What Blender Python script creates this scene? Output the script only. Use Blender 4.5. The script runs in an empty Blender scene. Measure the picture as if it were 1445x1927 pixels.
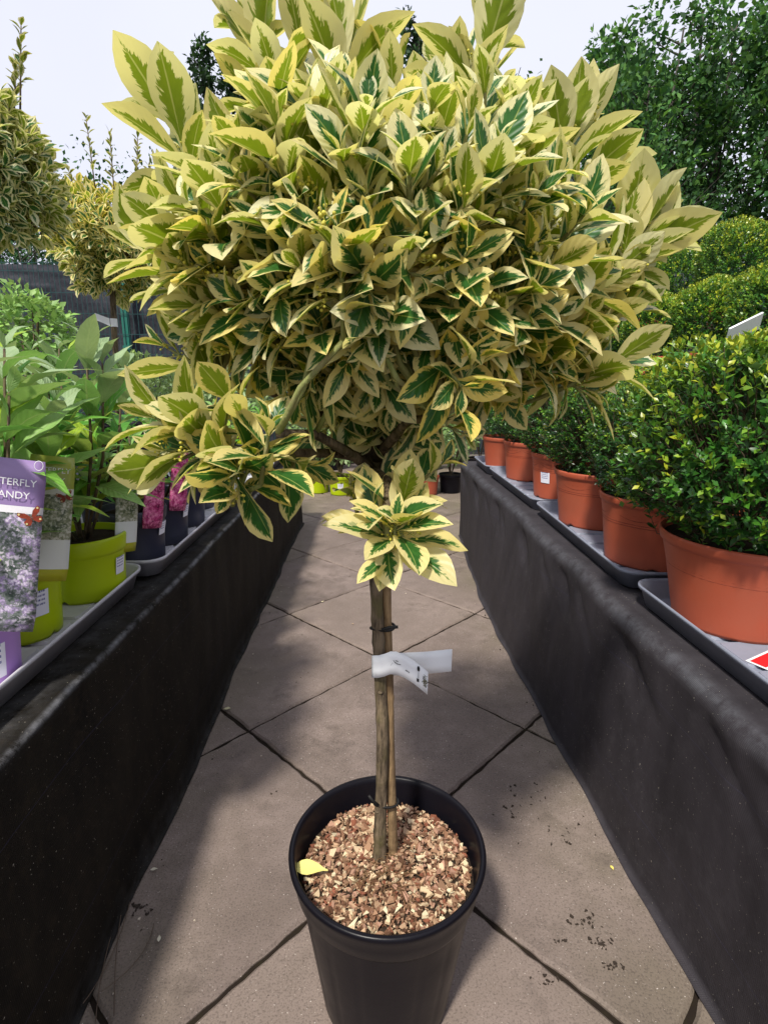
import bpy, math, random
import numpy as np
from mathutils import Vector, Matrix

# ------------------------------------------------------------------ camera, world, sun, exposure
scene = bpy.context.scene
PW, PH = 1445, 1927
FPX, CAMH, PITCH, YAW, ROLL = 1030.585, 0.7866, 0.2425, 0.0241, 0.0082
c_, s_ = math.cos(PITCH), math.sin(PITCH)
F_ = Vector((math.sin(YAW) * c_, math.cos(YAW) * c_, -s_))
R_ = Vector((math.cos(YAW), -math.sin(YAW), 0))
U_ = R_.cross(F_)
RI = R_ * math.cos(ROLL) + U_ * math.sin(ROLL)
UI = U_ * math.cos(ROLL) - R_ * math.sin(ROLL)
CAMP = Vector((0, 0, CAMH))
cam = bpy.data.objects.new('camera', bpy.data.cameras.new('camera'))
scene.collection.objects.link(cam)
cam.data.sensor_fit = 'HORIZONTAL'
cam.data.sensor_width = 36
cam.data.lens = 36 * FPX / PW
cam.data.clip_start = 0.02
cam.data.clip_end = 600
cam.matrix_world = Matrix(((RI.x, UI.x, -F_.x, 0), (RI.y, UI.y, -F_.y, 0), (RI.z, UI.z, -F_.z, CAMH), (0, 0, 0, 1)))
scene.camera = cam

SUN_TO = Vector((-0.247, -0.508, 0.825)).normalized()
world = bpy.data.worlds.new('World'); scene.world = world; world.use_nodes = True
wn = world.node_tree.nodes; wl = world.node_tree.links
bg = wn['Background']
sky = wn.new('ShaderNodeTexSky'); sky.sky_type = 'NISHITA'; sky.sun_disc = False
sky.sun_elevation = math.asin(SUN_TO.z); sky.sun_rotation = math.atan2(SUN_TO.x, SUN_TO.y)
# thin even cloud veil, a little brighter and greyer in broad patches, over the blue sky
tc = wn.new('ShaderNodeTexCoord'); nz = wn.new('ShaderNodeTexNoise')
nz.inputs['Scale'].default_value = 1.6; nz.inputs['Detail'].default_value = 4
wl.new(tc.outputs['Generated'], nz.inputs['Vector'])
rp = wn.new('ShaderNodeValToRGB')
rp.color_ramp.elements[0].position = 0.35; rp.color_ramp.elements[0].color = (4.95, 5.05, 6.0, 1)
rp.color_ramp.elements[1].position = 0.62; rp.color_ramp.elements[1].color = (5.4, 5.5, 6.3, 1)
wl.new(nz.outputs['Fac'], rp.inputs['Fac'])
mx = wn.new('ShaderNodeMix'); mx.data_type = 'RGBA'; mx.inputs['Factor'].default_value = 0.93
wl.new(sky.outputs['Color'], mx.inputs[6]); wl.new(rp.outputs['Color'], mx.inputs[7])
wl.new(mx.outputs[2], bg.inputs['Color'])
bg.inputs['Strength'].default_value = 0.1

sl = bpy.data.lights.new('sun', 'SUN'); sl.energy = 3.05; sl.angle = math.radians(5.0); sl.color = (1.0, 0.95, 0.86)
so = bpy.data.objects.new('sun', sl); scene.collection.objects.link(so)
so.rotation_euler = SUN_TO.to_track_quat('Z', 'Y').to_euler(); so.location = SUN_TO * 30

vs = scene.view_settings
vs.view_transform = 'Standard'; vs.look = 'None'; vs.exposure = 0.8; vs.gamma = 1; vs.use_curve_mapping = False
scene.cycles.use_denoising = True
scene.cycles.max_bounces = 8
scene.cycles.transparent_max_bounces = 8

random.seed(7)
rng = np.random.default_rng(7)

# ------------------------------------------------------------------ helpers
def ray(px, py):
    u = (px - PW / 2) / FPX; w = -(py - PH / 2) / FPX
    return RI * u + UI * w + F_
def at(px, py, Y):
    d = ray(px, py); return CAMP + d * (Y / d.y)
def G(px, py, z=0.0):
    d = ray(px, py); return CAMP + d * ((z - CAMH) / d.z)
def project(P):
    P = np.asarray(P) - np.array(CAMP)
    Z = P @ np.array(F_)
    return np.stack([PW / 2 + FPX * (P @ np.array(RI)) / Z, PH / 2 - FPX * (P @ np.array(UI)) / Z, Z], -1)
def S(r, g, b):
    f = lambda x: (x / 255 / 12.92) if x <= 10 else ((x / 255 + 0.055) / 1.055) ** 2.4
    return (f(r), f(g), f(b), 1.0)
def unit(a):
    a = np.asarray(a, float); return a / (np.linalg.norm(a, axis=-1, keepdims=True) + 1e-12)
def frames(d, n):
    d = unit(d); n = np.asarray(n, float)
    n = unit(n - d * np.sum(n * d, -1, keepdims=True))
    x = np.cross(d, n)
    return np.stack([x, d, n], -1)          # columns x, y(along), z(normal)

def link(o, parent=None):
    scene.collection.objects.link(o)
    if parent is not None: o.parent = parent
    return o
def tag(o, label, cat, group=None):
    o['label'] = label; o['category'] = cat
    if group: o['group'] = group
    return o
def thing(name, label, cat, loc=(0, 0, 0), rz=0.0, group=None):
    o = bpy.data.objects.new(name, None); o.empty_display_size = 0.05
    link(o); o.location = loc; o.rotation_euler = (0, 0, rz)
    return tag(o, label, cat, group)
def copy_tree(o, parent=None):
    c = o.copy(); link(c, parent)
    if parent is not None: c.matrix_parent_inverse = o.matrix_parent_inverse.copy()
    for ch in o.children: copy_tree(ch, c)
    return c

class MB:
    def __init__(self):
        self.v = []; self.f3 = []; self.f4 = []; self.uv = []; self.t = []; self.n = 0
    def add(self, v, f, uv=None, tint=None):
        v = np.asarray(v, float).reshape(-1, 3); k = len(v)
        for face in f:
            (self.f4 if len(face) == 4 else self.f3).append([np.asarray([face]) + self.n][0])
        self._vt(v, uv, tint)
    def _vt(self, v, uv, tint):
        k = len(v)
        self.v.append(v)
        self.uv.append(np.zeros((k, 3)) if uv is None else np.c_[np.asarray(uv, float).reshape(k, -1)[:, :2], np.zeros(k)])
        t = np.ones((k, 4)) if tint is None else np.broadcast_to(np.asarray(tint, float), (k, 4))
        self.t.append(t); self.n += k
    def place(self, tv, tf, tuv, M, P, tints):
        """many copies of one template: tv Kx3, tf list of faces, M nx3x3, P nx3, tints nx4"""
        n, K = len(P), len(tv)
        if n == 0: return
        V = np.einsum('nij,kj->nki', M, tv) + np.asarray(P)[:, None, :]
        off = (np.arange(n) * K)[:, None] + self.n
        for face in tf:
            a = np.asarray(face)[None, :] + off
            (self.f4 if len(face) == 4 else self.f3).append(a)
        self._vt(V.reshape(-1, 3), np.tile(tuv, (n, 1)), np.repeat(tints, K, axis=0))
    def tube(self, pts, rad, n=8, tint=None, cap=True):
        pts = [np.asarray(p, float) for p in pts]; m = len(pts)
        rad = [rad] * m if np.isscalar(rad) else list(rad)
        V = []; UV = []; prev = None; s = 0
        for i, p in enumerate(pts):
            t = unit(pts[min(i + 1, m - 1)] - pts[max(i - 1, 0)])
            a = prev if prev is not None else (np.array([1., 0, 0]) if abs(t[0]) < .8 else np.array([0, 1., 0]))
            a = unit(a - t * (a @ t)); b = np.cross(t, a); prev = a
            if i: s += np.linalg.norm(p - pts[i - 1])
            for k in range(n):
                q = 2 * math.pi * k / n
                V.append(p + rad[i] * (math.cos(q) * a + math.sin(q) * b)); UV.append((k / n, s))
        Fc = []
        for i in range(m - 1):
            for k in range(n):
                Fc.append((i * n + k, i * n + (k + 1) % n, (i + 1) * n + (k + 1) % n, (i + 1) * n + k))
        if cap:
            V.append(pts[0]); UV.append((0, 0)); V.append(pts[-1]); UV.append((0, s))
            for k in range(n):
                Fc.append((m * n, (k + 1) % n, k)); Fc.append((m * n + 1, (m - 1) * n + k, (m - 1) * n + (k + 1) % n))
        self.add(V, Fc, UV, tint); return self
    def lathe(self, prof, n=48, tint=None, a0=0.0, a1=2 * math.pi, mod=None, centre=(0, 0)):
        full = abs(a1 - a0 - 2 * math.pi) < 1e-6
        cols = n if full else n + 1
        V = []; UV = []
        for i, (r, z) in enumerate(prof):
            for k in range(cols):
                q = a0 + (a1 - a0) * k / n
                rr, zz = (r, z) if mod is None else mod(r, z, q, i)
                V.append((centre[0] + rr * math.cos(q), centre[1] + rr * math.sin(q), zz)); UV.append((k / n, i / max(1, len(prof) - 1)))
        Fc = []
        for i in range(len(prof) - 1):
            for k in range(n):
                k2 = (k + 1) % cols
                Fc.append((i * cols + k, i * cols + k2, (i + 1) * cols + k2, (i + 1) * cols + k))
        self.add(V, Fc, UV, tint); return self
    def box(self, lo, hi, tint=None):
        (a, b, c), (d, e, f) = lo, hi
        V = [(a, b, c), (d, b, c), (d, e, c), (a, e, c), (a, b, f), (d, b, f), (d, e, f), (a, e, f)]
        Fc = [(0, 3, 2, 1), (4, 5, 6, 7), (0, 1, 5, 4), (1, 2, 6, 5), (2, 3, 7, 6), (3, 0, 4, 7)]
        self.add(V, Fc, None, tint); return self
    def mesh(self, name, mat, smooth=True):
        me = bpy.data.meshes.new(name)
        v = np.concatenate(self.v); me.vertices.add(len(v)); me.vertices.foreach_set('co', v.ravel())
        f4 = np.concatenate(self.f4) if self.f4 else np.zeros((0, 4), int)
        f3 = np.concatenate(self.f3) if self.f3 else np.zeros((0, 3), int)
        loops = np.concatenate([f4.ravel(), f3.ravel()]).astype(np.int32)
        me.loops.add(len(loops)); me.loops.foreach_set('vertex_index', loops)
        st = np.concatenate([np.arange(len(f4)) * 4, len(f4) * 4 + np.arange(len(f3)) * 3]).astype(np.int32)
        me.polygons.add(len(st)); me.polygons.foreach_set('loop_start', st)
        me.update(calc_edges=True); me.validate()
        a = me.attributes.new('luv', 'FLOAT_VECTOR', 'POINT'); a.data.foreach_set('vector', np.concatenate(self.uv).ravel())
        a = me.attributes.new('tint', 'FLOAT_COLOR', 'POINT'); a.data.foreach_set('color', np.concatenate(self.t).ravel())
        me.polygons.foreach_set('use_smooth', np.full(len(st), smooth))
        me.materials.append(mat); me.update()
        return me
    def build(self, name, mat, parent=None, smooth=True, kind=None):
        o = bpy.data.objects.new(name, self.mesh(name, mat, smooth)); link(o, parent)
        if kind: o['kind'] = kind
        return o

# ------------------------------------------------------------------ materials
class NT:
    def __init__(self, name):
        self.m = bpy.data.materials.new(name); self.m.use_nodes = True
        self.t = self.m.node_tree; self.n = self.t.nodes
        self.b = self.n['Principled BSDF']; self.out = self.n['Material Output']
    def L(self, a, b): self.t.links.new(a, b)
    def new(self, t, **kw):
        n = self.n.new(t)
        for k, v in kw.items(): setattr(n, k, v)
        return n
    def val(self, x, sock):
        if hasattr(x, 'is_output') or isinstance(x, bpy.types.NodeSocket): self.L(x, sock)
        else: sock.default_value = x
    def math(self, op, a, b=0.0, c=0.0, clamp=False):
        n = self.new('ShaderNodeMath', operation=op, use_clamp=clamp)
        self.val(a, n.inputs[0]); self.val(b, n.inputs[1]); self.val(c, n.inputs[2]); return n.outputs[0]
    def mix(self, fac, a, b, blend='MIX'):
        n = self.new('ShaderNodeMix', data_type='RGBA', blend_type=blend)
        self.val(fac, n.inputs[0]); self.val(a, n.inputs[6]); self.val(b, n.inputs[7]); return n.outputs[2]
    def noise(self, vec=None, scale=5.0, detail=3.0, rough=0.5, out='Fac', dim='3D'):
        n = self.new('ShaderNodeTexNoise', noise_dimensions=dim)
        if vec is not None: self.L(vec, n.inputs['Vector'])
        n.inputs['Scale'].default_value = scale; n.inputs['Detail'].default_value = detail; n.inputs['Roughness'].default_value = rough
        return n.outputs[out]
    def ramp(self, fac, stops, interp='LINEAR'):
        n = self.new('ShaderNodeValToRGB'); cr = n.color_ramp; cr.interpolation = interp
        while len(cr.elements) < len(stops): cr.elements.new(0.5)
        for e, (p, col) in zip(cr.elements, stops):
            e.position = p; e.color = col if not np.isscalar(col) else (col, col, col, 1)
        self.L(fac, n.inputs[0]); return n.outputs[0]
    def obj(self): return self.new('ShaderNodeTexCoord').outputs['Object']
    def attr(self, name, out='Vector'): return self.new('ShaderNodeAttribute', attribute_name=name).outputs[out]
    def sep(self, v):
        n = self.new('ShaderNodeSeparateXYZ'); self.L(v, n.inputs[0]); return n.outputs
    def comb(self, x, y, z):
        n = self.new('ShaderNodeCombineXYZ')
        for i, q in enumerate((x, y, z)): self.val(q, n.inputs[i])
        return n.outputs[0]
    def bump(self, h, strength=0.3, dist=0.002):
        n = self.new('ShaderNodeBump'); n.inputs['Strength'].default_value = strength; n.inputs['Distance'].default_value = dist
        self.L(h, n.inputs['Height']); self.L(n.outputs[0], self.b.inputs['Normal']); return n.outputs[0]
    def set(self, color=None, rough=None, spec=None, **kw):
        if color is not None: self.val(color, self.b.inputs['Base Color'])
        if rough is not None: self.val(rough, self.b.inputs['Roughness'])
        if spec is not None: self.val(spec, self.b.inputs['Specular IOR Level'])
        for k, v in kw.items(): self.val(v, self.b.inputs[k.replace('_', ' ')])
        return self.m
    def leafy(self, color, fac=0.3, gain=1.0):
        tr = self.new('ShaderNodeBsdfTranslucent'); ms = self.new('ShaderNodeMixShader')
        if gain != 1.0: color = self.mix(1.0, color, (gain, gain, gain * .6, 1), 'MULTIPLY')
        self.L(color, tr.inputs['Color']); ms.inputs[0].default_value = fac
        self.L(self.b.outputs[0], ms.inputs[1]); self.L(tr.outputs[0], ms.inputs[2]); self.L(ms.outputs[0], self.out.inputs['Surface'])

def plastic(name, col, rough=0.4, spec=0.45, dirt=0.25, dirtcol=(0.12, 0.09, 0.06, 1), scale=14):
    t = NT(name); o = t.obj()
    n1 = t.noise(o, scale, 5, 0.65); n2 = t.noise(o, scale * 9, 3, 0.6)
    d = t.ramp(n1, [(0.45, 0.0), (0.75, 1.0)])
    col2 = t.mix(t.math('MULTIPLY', d, dirt), col, dirtcol)
    t.set(col2, t.math('MULTIPLY_ADD', n1, 0.3, rough - 0.12), spec)
    t.bump(n2, 0.12, 0.001); return t.m

def mat_tinted(name, rough=0.5, spec=0.35, trans=0.0, back=None, bump=None):
    """colour comes per piece from its own tint"""
    t = NT(name); c = t.attr('tint', 'Color')
    nz_ = t.noise(t.obj(), 60, 2)
    c = t.mix(0.25, c, t.mix(nz_, (0.35, 0.35, 0.35, 1), (1.4, 1.4, 1.4, 1)), 'MULTIPLY') if False else c
    if back is not None:
        bf = t.new('ShaderNodeNewGeometry').outputs['Backfacing']
        c = t.mix(bf, c, t.mix(0.35, c, back))
    t.set(c, rough, spec)
    if trans: t.leafy(c, trans, 1.25)
    if bump: t.bump(t.noise(t.obj(), bump, 3), 0.3, 0.001)
    return t.m

def mat_variegated(name, yellow=0.5):
    t = NT(name)
    v, u, _ = t.sep(t.attr('luv'))
    tn = t.new('ShaderNodeAttribute', attribute_name='tint')
    sc = t.new('ShaderNodeSeparateColor'); t.L(tn.outputs['Color'], sc.inputs[0])
    rnd, yel, bri = sc.outputs
    av = t.math('ABSOLUTE', v); sg = t.math('SIGN', v)
    s = t.math('MULTIPLY_ADD', av, -0.32, u)
    vec = t.comb(t.math('MULTIPLY_ADD', rnd, 91.0, t.math('MULTIPLY', s, 13.0)), t.math('MULTIPLY', av, 1.5), t.math('MULTIPLY_ADD', sg, 7.3, t.math('MULTIPLY', rnd, 57.0)))
    n1 = t.noise(vec, 1.0, 3.5, 0.68)
    vec2 = t.comb(t.math('MULTIPLY_ADD', rnd, 33.0, t.math('MULTIPLY', s, 6.0)), t.math('MULTIPLY', av, 2.4), t.math('MULTIPLY_ADD', sg, 3.1, t.math('MULTIPLY', rnd, 11.0)))
    n2 = t.noise(vec2, 1.0, 3, 0.6)
    b0 = t.ramp(u, [(0.0, 0.5), (0.25, 0.56), (0.6, 0.6), (0.85, 0.3), (1.0, 0.0)])
    b1 = t.math('MULTIPLY_ADD', t.math('SUBTRACT', n1, 0.5), 1.25, b0)
    b1 = t.math('ADD', b1, t.math('MULTIPLY', t.math('SUBTRACT', rnd, 0.62), 0.42))
    m1 = t.math('MULTIPLY', t.math('SUBTRACT', b1, av), 16.0, clamp=True)
    b2 = t.math('ADD', b1, t.math('MULTIPLY', t.math('SUBTRACT', n2, 0.42), 0.9))
    m2 = t.math('MULTIPLY', t.math('SUBTRACT', b2, av), 12.0, clamp=True)
    cream = t.mix(yel, (0.82, 0.79, 0.50, 1), (0.82, 0.64, 0.13, 1))
    greyg = t.mix(yel, (0.30, 0.37, 0.20, 1), (0.30, 0.36, 0.06, 1))
    green = t.mix(n2, (0.013, 0.075, 0.02, 1), (0.06, 0.20, 0.03, 1))
    fr = t.mix(t.math('MULTIPLY', m2, 0.8), cream, greyg)
    fr = t.mix(m1, fr, green)
    mid = t.math('MULTIPLY', t.math('SUBTRACT', 0.05, av), 40.0, clamp=True)
    fr = t.mix(t.math('MULTIPLY', mid, 0.55), fr, (0.45, 0.52, 0.14, 1))
    bcream = t.mix(yel, (0.76, 0.73, 0.44, 1), (0.78, 0.62, 0.15, 1))
    bgreen = t.mix(n2, (0.15, 0.23, 0.012, 1), (0.25, 0.32, 0.025, 1))
    bk = t.mix(m1, bcream, bgreen)
    bk = t.mix(t.math('MULTIPLY', mid, 0.6), bk, (0.55, 0.55, 0.22, 1))
    bf = t.new('ShaderNodeNewGeometry').outputs['Backfacing']
    col = t.mix(bf, fr, bk)
    col = t.mix(1.0, col, t.comb(bri, bri, bri), 'MULTIPLY')
    t.set(col, t.math('MULTIPLY_ADD', n2, 0.2, 0.26), 0.42)
    ridge = t.math('SINE', t.math('MULTIPLY', s, 42.0))
    t.bump(t.math('MULTIPLY_ADD', ridge, 0.25, t.math('MULTIPLY', mid, -0.8)), 0.35, 0.0012)
    t.leafy(col, 0.42, 1.2)
    return t.m

def mat_concrete():
    t = NT('paving_concrete'); o = t.obj()
    geo = t.new('ShaderNodeNewGeometry').outputs['Position']
    oi = t.new('ShaderNodeObjectInfo').outputs['Random']
    big = t.noise(geo, 3.2, 5, 0.62); med = t.noise(geo, 17, 5, 0.65); fine = t.noise(geo, 340, 2, 0.7); spk = t.noise(geo, 330, 2, 0.6)
    c = t.mix(t.ramp(big, [(0.3, 0.0), (0.7, 1.0)]), S(90, 79, 73), S(140, 125, 118))
    c = t.mix(t.ramp(med, [(0.42, 0.0), (0.72, 1.0)]), c, S(104, 92, 85))
    c = t.mix(t.math('MULTIPLY', oi, 0.35), c, S(146, 131, 120))
    alg = t.noise(geo, 2.1, 4, 0.6)
    xs = t.sep(geo)[0]
    edge = t.math('SUBTRACT', t.math('ABSOLUTE', t.math('SUBTRACT', xs, 0.02)), 0.22)
    edge = t.math('MULTIPLY', t.math('MULTIPLY', edge, 4.0, clamp=True), t.ramp(alg, [(0.35, 0.0), (0.6, 1.0)]))
    c = t.mix(t.math('MULTIPLY', edge, 0.55), c, S(106, 102, 74))
    c = t.mix(t.ramp(fine, [(0.35, 0.5), (0.5, 0.0)]), c, S(66, 58, 53))
    c = t.mix(t.ramp(spk, [(0.685, 0.0), (0.735, 0.8)]), c, S(205, 195, 186))
    dm = t.noise(geo, 6.5, 4, 0.7)
    c = t.mix(t.ramp(dm, [(0.56, 0.0), (0.70, 0.45)]), c, S(62, 54, 48))
    t.set(c, t.math('MULTIPLY_ADD', med, 0.2, 0.62), 0.3)
    t.bump(t.math('ADD', fine, t.math('MULTIPLY', med, 0.6)), 0.35, 0.0015); return t.m

def mat_fabric(name, c0, c1, dust, sheen_wear_col=(0.30, 0.30, 0.32, 1), spec=0.22, rough=0.7):
    t = NT(name); geo = t.new('ShaderNodeNewGeometry').outputs['Position']
    x, y, z = t.sep(geo)
    big = t.noise(t.comb(x, t.math('MULTIPLY', y, 1.6), t.math('MULTIPLY', z, 0.45)), 8, 5, 0.65)
    med = t.noise(geo, 42, 4, 0.7)
    sp = t.noise(geo, 330, 1, 0.5)
    sheen_wear = t.new('ShaderNodeSeparateColor'); t.L(t.attr('tint', 'Color'), sheen_wear.inputs[0])
    c = t.mix(t.ramp(big, [(0.3, 0.0), (0.7, 1.0)]), c0, c1)
    c = t.mix(t.ramp(med, [(0.5, 0.0), (0.8, 0.6)]), c, dust)
    c = t.mix(t.ramp(sp, [(0.74, 0.0), (0.78, 0.8)]), c, (0.30, 0.27, 0.22, 1))
    line = t.math('MULTIPLY', t.math('SUBTRACT', 0.0024, t.math('ABSOLUTE', t.math('SUBTRACT', t.math('FRACT', t.math('MULTIPLY', z, 5.0)), 0.5))), 600.0, clamp=True)
    c = t.mix(t.math('MULTIPLY', line, 0.35), c, (0.06, 0.06, 0.13, 1))
    wn_ = t.math('MULTIPLY', sheen_wear.outputs[0], t.ramp(t.noise(geo, 30, 5, 0.75), [(0.36, 0.0), (0.66, 1.0)]))
    c = t.mix(wn_, c, sheen_wear_col)  # blends the painted sheen and wear into the cloth colour
    w1 = t.math('SINE', t.math('MULTIPLY', t.math('ADD', x, z), 2400.0)); w2 = t.math('SINE', t.math('MULTIPLY', y, 2400.0))
    t.set(c, rough, spec)
    t.bump(t.math('ADD', t.math('MULTIPLY', t.math('ADD', w1, w2), 0.12), med), 0.4, 0.0015); return t.m

def mat_bark(name, c0, c1, c2, sc=60):
    t = NT(name); o = t.obj(); x, y, z = t.sep(o)
    st = t.noise(t.comb(x, y, t.math('MULTIPLY', z, 0.16)), sc * 2.4, 5, 0.7); bl = t.noise(o, sc * .55, 4, 0.6)
    c = t.mix(t.ramp(st, [(0.38, 0.0), (0.62, 1.0)]), c0, c1); c = t.mix(t.ramp(bl, [(0.48, 0.0), (0.66, 0.85)]), c, c2)
    t.set(c, 0.8, 0.25); t.bump(t.math('ADD', st, t.math('MULTIPLY', bl, .7)), 1.0, 0.003); return t.m

M_leaf = mat_variegated('variegated_leaf')
def mat_veined(name):
    t = NT(name); v, u, _ = t.sep(t.attr('luv')); av = t.math('ABSOLUTE', v); c = t.attr('tint', 'Color')
    sv = t.math('SINE', t.math('MULTIPLY', t.math('MULTIPLY_ADD', av, -0.22, u), 62.0)); mid = t.math('MULTIPLY', t.math('SUBTRACT', 0.10, av), 16.0, clamp=True)
    n = t.noise(t.new('ShaderNodeNewGeometry').outputs['Position'], 38, 4, 0.65)
    c = t.mix(t.ramp(n, [(0.3, 0.55), (0.6, 0.0)]), c, t.mix(1.0, c, (.5, .62, .45, 1), 'MULTIPLY'))
    c = t.mix(t.math('MULTIPLY', mid, 0.4), c, (.42, .52, .26, 1))
    bf = t.new('ShaderNodeNewGeometry').outputs['Backfacing']; c = t.mix(bf, c, t.mix(0.4, c, (0.30, 0.38, 0.22, 1)))
    t.set(c, 0.5, 0.35); t.bump(t.math('ADD', t.math('MULTIPLY', sv, .35), t.math('MULTIPLY', mid, -.8)), 0.5, 0.0015); t.leafy(c, 0.3, 1.25); return t.m
M_plain_leaf = mat_veined('green_leaf')
M_far_leaf = mat_tinted('far_leaf', 0.6, 0.25, 0.25)
M_box_leaf = mat_tinted('box_leaf', 0.34, 0.5, 0.25, back=(0.14, 0.2, 0.06, 1))
M_slab = mat_concrete()
M_joint = plastic('joint_soil', (0.018, 0.013, 0.010, 1), 0.95, 0.1, 0.5, (0.03, 0.026, 0.012, 1), 60)
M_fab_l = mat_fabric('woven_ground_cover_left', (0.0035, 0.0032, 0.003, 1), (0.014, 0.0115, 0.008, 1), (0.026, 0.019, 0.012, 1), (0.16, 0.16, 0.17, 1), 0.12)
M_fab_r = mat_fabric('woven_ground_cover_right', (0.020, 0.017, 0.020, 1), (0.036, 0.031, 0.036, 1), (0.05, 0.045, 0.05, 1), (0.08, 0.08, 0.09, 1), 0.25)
M_tray = plastic('grey_tray', S(132, 137, 152), 0.42, 0.45, 0.25, S(80, 78, 76), 10)
M_tray_l = plastic('dark_grey_tray', S(196, 194, 200), 0.42, 0.45, 0.35, S(80, 76, 72), 10)
M_terra = plastic('terracotta_plastic', S(166, 80, 54), 0.5, 0.35, 0.3, S(140, 92, 72), 11)
M_swag_shade = plastic('terracotta_groove_shade', S(118, 52, 34), 0.6, 0.3, 0.2, S(90, 44, 30), 20)  # darker than the pots: groove shade painted into the raised swag lines
M_blackpot = plastic('black_pot', (0.005, 0.0045, 0.007, 1), 0.33, 0.16, 0.2, (0.014, 0.012, 0.013, 1), 16)
M_lime = plastic('lime_pot', S(168, 188, 5), 0.4, 0.4, 0.12, S(130, 135, 40), 12)
M_navy = plastic('navy_pot', S(38, 40, 58), 0.4, 0.45, 0.25, S(70, 70, 76), 12)
M_purple = plastic('purple_pot', S(176, 136, 206), 0.42, 0.4, 0.12, S(140, 110, 150), 12)
M_stem = mat_bark('stem_bark', (0.030, 0.021, 0.013, 1), (0.19, 0.14, 0.088, 1), (0.10, 0.082, 0.034, 1))
M_cane = mat_bark('bamboo', S(104, 84, 60), S(150, 124, 90), S(84, 64, 44), 34)
M_twig = mat_bark('green_twig', (0.16, 0.19, 0.05, 1), (0.27, 0.28, 0.10, 1), (0.2, 0.16, 0.08, 1), 60)
M_tie = plastic('rubber_tie', (0.01, 0.01, 0.01, 1), 0.55, 0.3, 0.1)
M_soil = plastic('potting_soil', (0.03, 0.02, 0.014, 1), 0.95, 0.15, 0.6, (0.08, 0.055, 0.035, 1), 90)
M_chip = mat_tinted('bark_chips', 0.85, 0.2, 0, bump=300)
M_bud = mat_tinted('flower_bud', 0.45, 0.35, 0.12)
M_paper = plastic('white_paper', (0.78, 0.79, 0.80, 1), 0.45, 0.3, 0.04)
M_ink = plastic('black_ink', (0.02, 0.02, 0.02, 1), 0.6, 0.2, 0.0)
M_trunkfar = mat_bark('far_trunk', (0.03, 0.026, 0.02, 1), (0.07, 0.06, 0.05, 1), (0.05, 0.05, 0.04, 1), 6)
M_timber = mat_bark('staging_timber', (0.05, 0.03, 0.02, 1), (0.10, 0.06, 0.04, 1), (0.07, 0.05, 0.04, 1), 12)
M_gpost = plastic('green_post', S(18, 96, 82), 0.45, 0.4, 0.15)
M_wire = plastic('green_wire', S(20, 62, 62), 0.45, 0.4, 0.1)
M_ground = plastic('yard_ground', (0.16, 0.14, 0.12, 1), 0.9, 0.2, 0.6, (0.09, 0.08, 0.06, 1), 1.5)

# ------------------------------------------------------------------ leaf templates
def leaf_template(nu=8, nv=4, width=0.42, fold=0.3, curl=0.5, wave=0.0, a=1.12, b=0.85, phase=0.0, pet=0.08, side=0.0):
    us = np.linspace(0, 1, nu + 1)
    V = []; UV = []
    y = z = 0.0; pu = 0.0
    for i, u in enumerate(us):
        th = curl * (u - 0.25)
        du = u - pu; pu = u
        y += du * math.cos(th); z -= du * math.sin(th) if u > 0 else 0
        if u < pet: w = 0.018
        else:
            q = (u - pet * .7) / (1 - pet * .7)
            w = max(0.006, 0.5 * width * math.sin(math.pi * min(1, q) ** a) ** b) if u < 1 else 0.004
        for j in range(nv + 1):
            v = -1 + 2 * j / nv
            x = v * w
            V.append((x + side * u * u, y, z + abs(x) * math.tan(fold) + wave * math.sin(9 * u + phase + (1.5 if v > 0 else 0)) * abs(v) * w))
            UV.append((v, u))
    Fc = [(i * (nv + 1) + j, i * (nv + 1) + j + 1, (i + 1) * (nv + 1) + j + 1, (i + 1) * (nv + 1) + j) for i in range(nu) for j in range(nv)]
    return np.array(V), Fc, np.array(UV)
LT = []
for k in range(20):
    r = random.Random(100 + k)
    LT.append(leaf_template(8, 4, r.uniform(0.38, 0.52), r.uniform(0.12, 0.42), r.uniform(-0.15, 0.85), r.uniform(0.0, 0.12), r.uniform(1.0, 1.25), r.uniform(0.78, 0.95), r.uniform(0, 6), 0.08, r.uniform(-.08, .08)))
LT_small = [leaf_template(4, 2, 0.42, 0.3, 0.5), leaf_template(4, 2, 0.38, 0.2, 0.2), leaf_template(4, 2, 0.46, 0.35, 0.8)]
LT_bud = [leaf_template(7, 2, random.Random(k).uniform(.24, .32), 0.25, random.Random(k + 9).uniform(0.5, 1.7), 0.25, 0.8, 0.95, k, 0.05, random.Random(k + 3).uniform(-.15, .15)) for k in range(8)]
D4 = (np.array([(0, 0, 0), (-.26, .5, .07), (0, .5, -.0), (.26, .5, .07), (0, 1, -.06)]), [(0, 2, 1), (0, 3, 2), (1, 2, 4), (2, 3, 4)], np.zeros((5, 2)))
D2 = (np.array([(0, 0, 0), (-.3, .5, .08), (0, 1, 0), (.3, .5, .08)]), [(0, 3, 2, 1)], np.zeros((4, 2)))

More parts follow.
